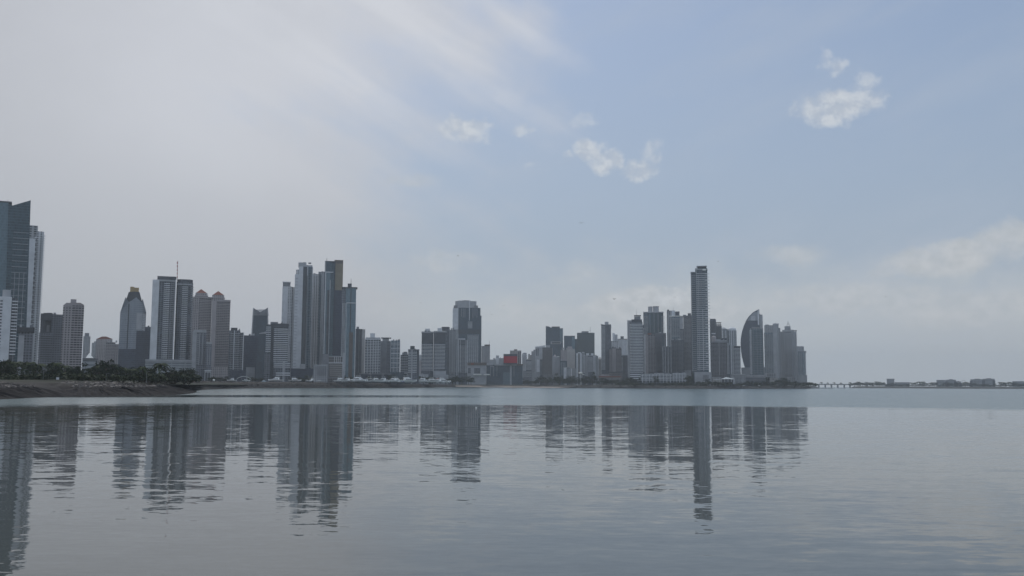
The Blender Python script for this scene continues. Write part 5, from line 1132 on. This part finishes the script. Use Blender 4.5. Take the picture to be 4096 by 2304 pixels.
for k, (px, D, lab) in enumerate(((2975, 1985, 'white car parked on the shore road below the terraced building'), (3037, 2050, 'white van parked near the cypresses'), (2310, 1990, 'small white van on the shore road below the water tower'))):
    e = tag(empty('parked_car', gp(px, D, 7.0)), lab, 'car'); m = MB(); m.loft([[(-2.2, y, .35), (2.2, y, .35), (2.25, y, .9), (1.3, y, 1.05), (.7, y, 1.6), (-1.5, y, 1.65), (-2.2, y, 1.0)] for y in (-.85, .85)]); m.build('body', M['hull'], e)
    m = MB(); m.loft([[(1.1, y, 1.08), (.66, y, 1.52), (-1.35, y, 1.55), (-1.8, y, 1.1)] for y in (-.87, .87)]); m.build('window', M['boatglass'], e)
    for sx in (-1.4, 1.4):
        for sy in (-.8, .8): m = MB(); m.tube([(sx, sy-.1, .33), (sx, sy+.1, .33)], .33, 10); m.build('wheel', M['hulldark'], e)

# ================================================================ birds
def bird(px, py, D, span, bank_, yaw, lab, group=None):
    p = at(px, py, D); e = tag(empty('bird', p, yaw), lab, 'bird', group); m = MB(); s = span*KD/2
    rings = []
    for t, w, z in ((-.36, .02, 0), (-.28, .05, 0), (-.1, .09, .0), (.1, .09, .01), (.22, .06, .03), (.32, .05, .03), (.42, .01, .0)):
        rings.append([(math.cos(k*PI/3)*w*s, t*s, math.sin(k*PI/3)*w*s+z*s) for k in range(6)])
    m.loft(rings); n0 = [(0, .16), (.35, .22), (.65, .10), (1., -.16)]; n1 = [(0, -.10), (.35, -.06), (.65, -.08), (1., -.2)]
    for sg in (-1, 1):
        f = []
        top = [(sg*x*s, y*s, (.02+.20*math.sin(x*2.2))*s*bank_) for x, y in n0]+[(sg*x*s, y*s, (.02+.20*math.sin(x*2.2))*s*bank_) for x, y in n1[::-1]]
        m.loft([top, [(x, y, z-.02*s) for x, y, z in top]])
    m.add([(-.05*s, -.32*s, 0), (.05*s, -.32*s, 0), (.11*s, -.56*s, 0), (0, -.47*s, .01*s), (-.11*s, -.56*s, 0)], [(0, 1, 2, 3, 4)])
    o = m.build('body', M['feather'], e); return e
bird(2325, 892, 380, 2.1, .9, .3, 'largest dark bird gliding highest above the skyline')
bird(1832, 1024, 420, 1.6, 1.6, 1.0, 'dark bird banking steeply above the middle waterfront')
bird(2873, 1046, 420, 1.3, 1.2, 1.2, 'small dark bird just right of the top of the tallest tower on the point')
for px, py in ((3406, 1077), (1562, 1163), (1683, 1212), (2015, 1223), (1967, 1259), (3543, 1186), (2699, 1190)): bird(px, py, 520, 1.5, rnd(.4, 1.2), rnd(-1, 1), 'tiny dark bird flying above the skyline', 'distant birds above the skyline')
bird(2457, 1197, 420, 2.0, 2.0, .5, 'dark bird with raised wings beside the slim flared tower')
for px, py in ((2582, 1563), (2508, 1566)):
    p = gp(px, 800, .35); e = tag(empty('bird', p), 'dark bird floating on the water before the point', 'bird', 'birds on the water'); m = MB()
    m.loft([[(t*.5, math.cos(k*PI/3)*w, math.sin(k*PI/3)*w*.9+z) for k in range(6)] for t, w, z in ((-1, .02, .1), (-.6, .18, 0), (0, .26, 0), (.6, .16, .05), (.9, .09, .3), (1.1, .1, .42), (1.4, .02, .4))]); m.build('body', M['feather'], e)
e = tag(empty('buoy', gp(1905, 215, 0)), 'tiny white float on the calm water below the broad blue glass tower', 'buoy'); m = MB()
m.loft([[(.22*math.sin(PI*i/6)*math.cos(k*PI/4), .22*math.sin(PI*i/6)*math.sin(k*PI/4), .1-.22*math.cos(PI*i/6)) for k in range(8)] for i in range(1, 6)]); m.build('float', M['hull'], e); m = MB(); m.tube([(0, 0, .3), (0, 0, .5)], .03, 5); m.build('ring', M['darkmetal'], e)

# ================================================================ sky and sun
SUN_EL, SUN_AZ = math.radians(52), math.radians(-28)       # beyond the city, up behind the cloud veil
w = bpy.data.worlds.new('World'); S.world = w; w.use_nodes = True; nt = w.node_tree; nt.nodes.clear()
out = N(nt, 'ShaderNodeOutputWorld'); bg = N(nt, 'ShaderNodeBackground'); bg.inputs['Strength'].default_value = SKYS
nt.links.new(bg.outputs[0], out.inputs['Surface'])
sky = N(nt, 'ShaderNodeTexSky', sky_type='NISHITA'); sky.sun_disc = False; sky.sun_elevation = SUN_EL; sky.sun_rotation = SUN_AZ; sky.dust_density = 2.0; sky.ozone_density = 2.5; sky.air_density = 1.0
tc = N(nt, 'ShaderNodeTexCoord'); dr = tc.outputs['Generated']
sp = N(nt, 'ShaderNodeSeparateXYZ'); nt.links.new(dr, sp.inputs[0])
az = math_(nt, 'ARCTAN2', sp.outputs[0], sp.outputs[1]); el = math_(nt, 'ARCSINE', sp.outputs[2])
cb = N(nt, 'ShaderNodeCombineXYZ'); nt.links.new(az, cb.inputs[0]); nt.links.new(el, cb.inputs[1]); ae = cb.outputs[0]
def amap(sx, sy, rot=0., off=(0, 0)):
    mp = N(nt, 'ShaderNodeMapping'); mp.inputs['Scale'].default_value = (sx, sy, 1); mp.inputs['Rotation'].default_value = (0, 0, rot); mp.inputs['Location'].default_value = (off[0], off[1], 0)
    nt.links.new(ae, mp.inputs[0]); return mp.outputs[0]
def K(c): return tuple(x/SKYS for x in c)
big = noise(nt, amap(1, 1.6), 3.2, 5, .55); fine = noise(nt, amap(1, 1.3), 16, 6, .62); 
def rot_scale(rot, sx, sy):
    mp = N(nt, 'ShaderNodeMapping'); mp.inputs['Rotation'].default_value = (0, 0, rot); nt.links.new(ae, mp.inputs[0])
    m2 = N(nt, 'ShaderNodeMapping'); m2.inputs['Scale'].default_value = (sx, sy, 1); nt.links.new(mp.outputs[0], m2.inputs[0]); return m2.outputs[0]
streak = noise(nt, rot_scale(.50, 1.1, 7.5), 1.9, 5, .5)
puff = noise(nt, amap(1, 1.25, 0, (.3, .1)), 62, 6, .57)
def madd(a, k, c): return math_(nt, 'MULTIPLY_ADD', a, k, c)
def mul(a, b_): return math_(nt, 'MULTIPLY', a, b_)
def mx(a, b_): return math_(nt, 'MAXIMUM', a, b_)
# thin general veil, denser towards the horizon
col = mixc(nt, sstep(nt, el, .42, -.02), sky.outputs[0], K((.385, .435, .47)))
col = mixc(nt, .5, col, K((.280, .355, .480)))
rear = math_(nt, 'MAXIMUM', sstep(nt, az, 1.0, 1.9), sstep(nt, az, -1.1, -2.0))  # unseen sky behind the camera, brightened and blued to fill the facades
col = mixc(nt, mul(rear, .8), col, mixc(nt, sstep(nt, fine, .35, .7), K((.41, .505, .65)), K((.55, .62, .72))))
# far-off low cloud bank
low = mul(sstep(nt, math_(nt, 'ADD', el, madd(fine, -.10, .05)), .155, .06), .8)
col = mixc(nt, low, col, K((.50, .525, .535)))
bank_c = mul(sstep(nt, math_(nt, 'ADD', el, madd(puff, -.075, .037)), .088, .060), sstep(nt, big, .30, .62))
col = mixc(nt, mul(bank_c, .75), col, K((.45, .475, .495)))
# the broad veil on the left
a0 = azel(1740, 500)[0]
edge = math_(nt, 'ADD', az, math_(nt, 'ADD', madd(big, -.55, .275), madd(streak, -.40, .20)))
edge = math_(nt, 'ADD', edge, madd(fine, -.10, .05))
edge = math_(nt, 'SUBTRACT', edge, mul(sstep(nt, el, .26, .40), .10))
veil = mul(sstep(nt, edge, a0+.13, a0-.17), sstep(nt, az, -2.0, -1.1))
st2 = noise(nt, rot_scale(-.35, 1.6, 6.), 2.3, 5, .55)
col = mixc(nt, mul(sstep(nt, st2, .42, .75), .36), col, K((.40, .455, .54)))
vt = mixc(nt, sstep(nt, el, .02, .30), K((.42, .435, .455)), K((.56, .575, .615)))
vt2 = mixc(nt, mul(sstep(nt, big, .35, .7), .5), vt, K((.455, .47, .51)))
vt2 = mixc(nt, mul(sstep(nt, streak, .42, .68), mul(mul(.75, sstep(nt, az, -.42, -.15)), sstep(nt, el, .16, .32))), vt2, K((.63, .645, .68)))
dark_l = sstep(nt, az, -.30, -.62)
vt2 = mixc(nt, mul(dark_l, .55), vt2, K((.385, .395, .42)))
col = mixc(nt, mul(veil, .93), col, vt2)
# small clouds one by one: (px, py, half width, half height, weight); ragged by warping the directions
wn = noise(nt, amap(1, 1), 26, 4, .6, out=1); wsub = N(nt, 'ShaderNodeSeparateXYZ'); nt.links.new(wn, wsub.inputs[0])
azw = math_(nt, 'ADD', az, madd(wsub.outputs[0], .038, -.019)); elw = math_(nt, 'ADD', el, madd(wsub.outputs[1], .030, -.015))
def blobs(lst):
    acc = None
    for px, py, rx, ry, wt in lst:
        a, e_ = azel(px, py); a1 = azel(px+rx, py)[0]-a; e1 = azel(px, py-ry)[1]-e_
        dx = math_(nt, 'DIVIDE', math_(nt, 'SUBTRACT', azw, a), a1); dy = math_(nt, 'DIVIDE', math_(nt, 'SUBTRACT', elw, e_), e1)
        q = mul(sstep(nt, math_(nt, 'ADD', mul(dx, dx), mul(dy, dy)), 1.7, 0.), wt); acc = q if acc is None else mx(acc, q)
    return acc
soft = blobs(((4050, 950, 190, 84, .8), (3900, 1010, 220, 70, .75), (3700, 1050, 230, 55, .65), (3560, 1080, 130, 36, .5), (3400, 1190, 420, 80, .6), (3850, 1230, 480, 90, .7), (3140, 1025, 200, 50, .45), (2640, 1205, 190, 64, .9), (2460, 1235, 200, 64, .8), (2820, 1240, 240, 70, .7), (2150, 1260, 260, 70, .5),
        (1655, 722, 130, 34, .45), (1790, 1032, 150, 46, .4), (2290, 1085, 150, 50, .35), (1700, 1260, 300, 80, .35), (3100, 640, 420, 130, .16), (2900, 330, 420, 90, .14), (3700, 620, 360, 100, .16)))
sc = mul(sstep(nt, math_(nt, 'ADD', soft, madd(fine, .9, -.45)), .10, .95), sstep(nt, soft, .0, .3))
col = mixc(nt, mul(sc, .95), col, mixc(nt, sstep(nt, puff, .3, .7), K((.445, .47, .49)), K((.535, .55, .565))))
acc = blobs(((1872, 520, 120, 56, 1.), (1915, 540, 90, 40, .7), (2092, 528, 48, 30, .8), (2332, 480, 70, 40, .5), (2385, 385, 44, 28, .28), (2365, 596, 74, 50, 1.), (2430, 640, 80, 50, 1.), (2555, 685, 84, 44, .8), (2605, 625, 44, 64, .45), (2262, 615, 30, 22, .5), (2140, 680, 56, 28, .3),
        (3330, 425, 165, 72, 1.), (3440, 415, 115, 62, .9), (3460, 325, 62, 60, .6), (3330, 250, 60, 42, .65), (3300, 205, 30, 26, .45), (2680, 1180, 110, 40, .7), (2540, 1200, 90, 34, .5)))
cl = sstep(nt, math_(nt, 'ADD', mul(acc, .95), math_(nt, 'ADD', madd(puff, 1.5, -.79), madd(fine, .9, -.45))), .03, 1.15)
cl = mul(cl, sstep(nt, acc, .02, .40))
puff2 = noise(nt, amap(1, 1.25, 0, (.292, .116)), 62, 6, .57)
shade = mixc(nt, sstep(nt, math_(nt, 'SUBTRACT', puff, puff2), -.16, .16), K((.47, .505, .555)), K((.60, .625, .65)))
col = mixc(nt, mul(cl, .78), col, shade)
nt.links.new(col, bg.inputs['Color'])
sd = bpy.data.lights.new('sun', 'SUN'); sd.energy = SUNS; sd.angle = math.radians(12); sd.color = (1, .97, .92)
so = bpy.data.objects.new('sun', sd); C.objects.link(so)
sv = Vector((math.sin(SUN_AZ)*math.cos(SUN_EL), math.cos(SUN_AZ)*math.cos(SUN_EL), math.sin(SUN_EL)))
so.rotation_euler = (-sv).to_track_quat('-Z', 'Y').to_euler()
w.cycles.sampling_method = 'MANUAL'; w.cycles.sample_map_resolution = 1024
S.view_settings.view_transform = 'Standard'; S.view_settings.look = 'None'; S.view_settings.exposure = EXPO; S.view_settings.gamma = 1
S.cycles.max_bounces = 5; S.cycles.diffuse_bounces = 2; S.cycles.glossy_bounces = 3; S.cycles.volume_bounces = 0; S.cycles.use_denoising = True
for k, v in list(PROTO.items()):
    for o in v:
        if o.name not in USED:
            for c in KIDS[o.name]: bpy.data.objects.remove(c)
            bpy.data.objects.remove(o)
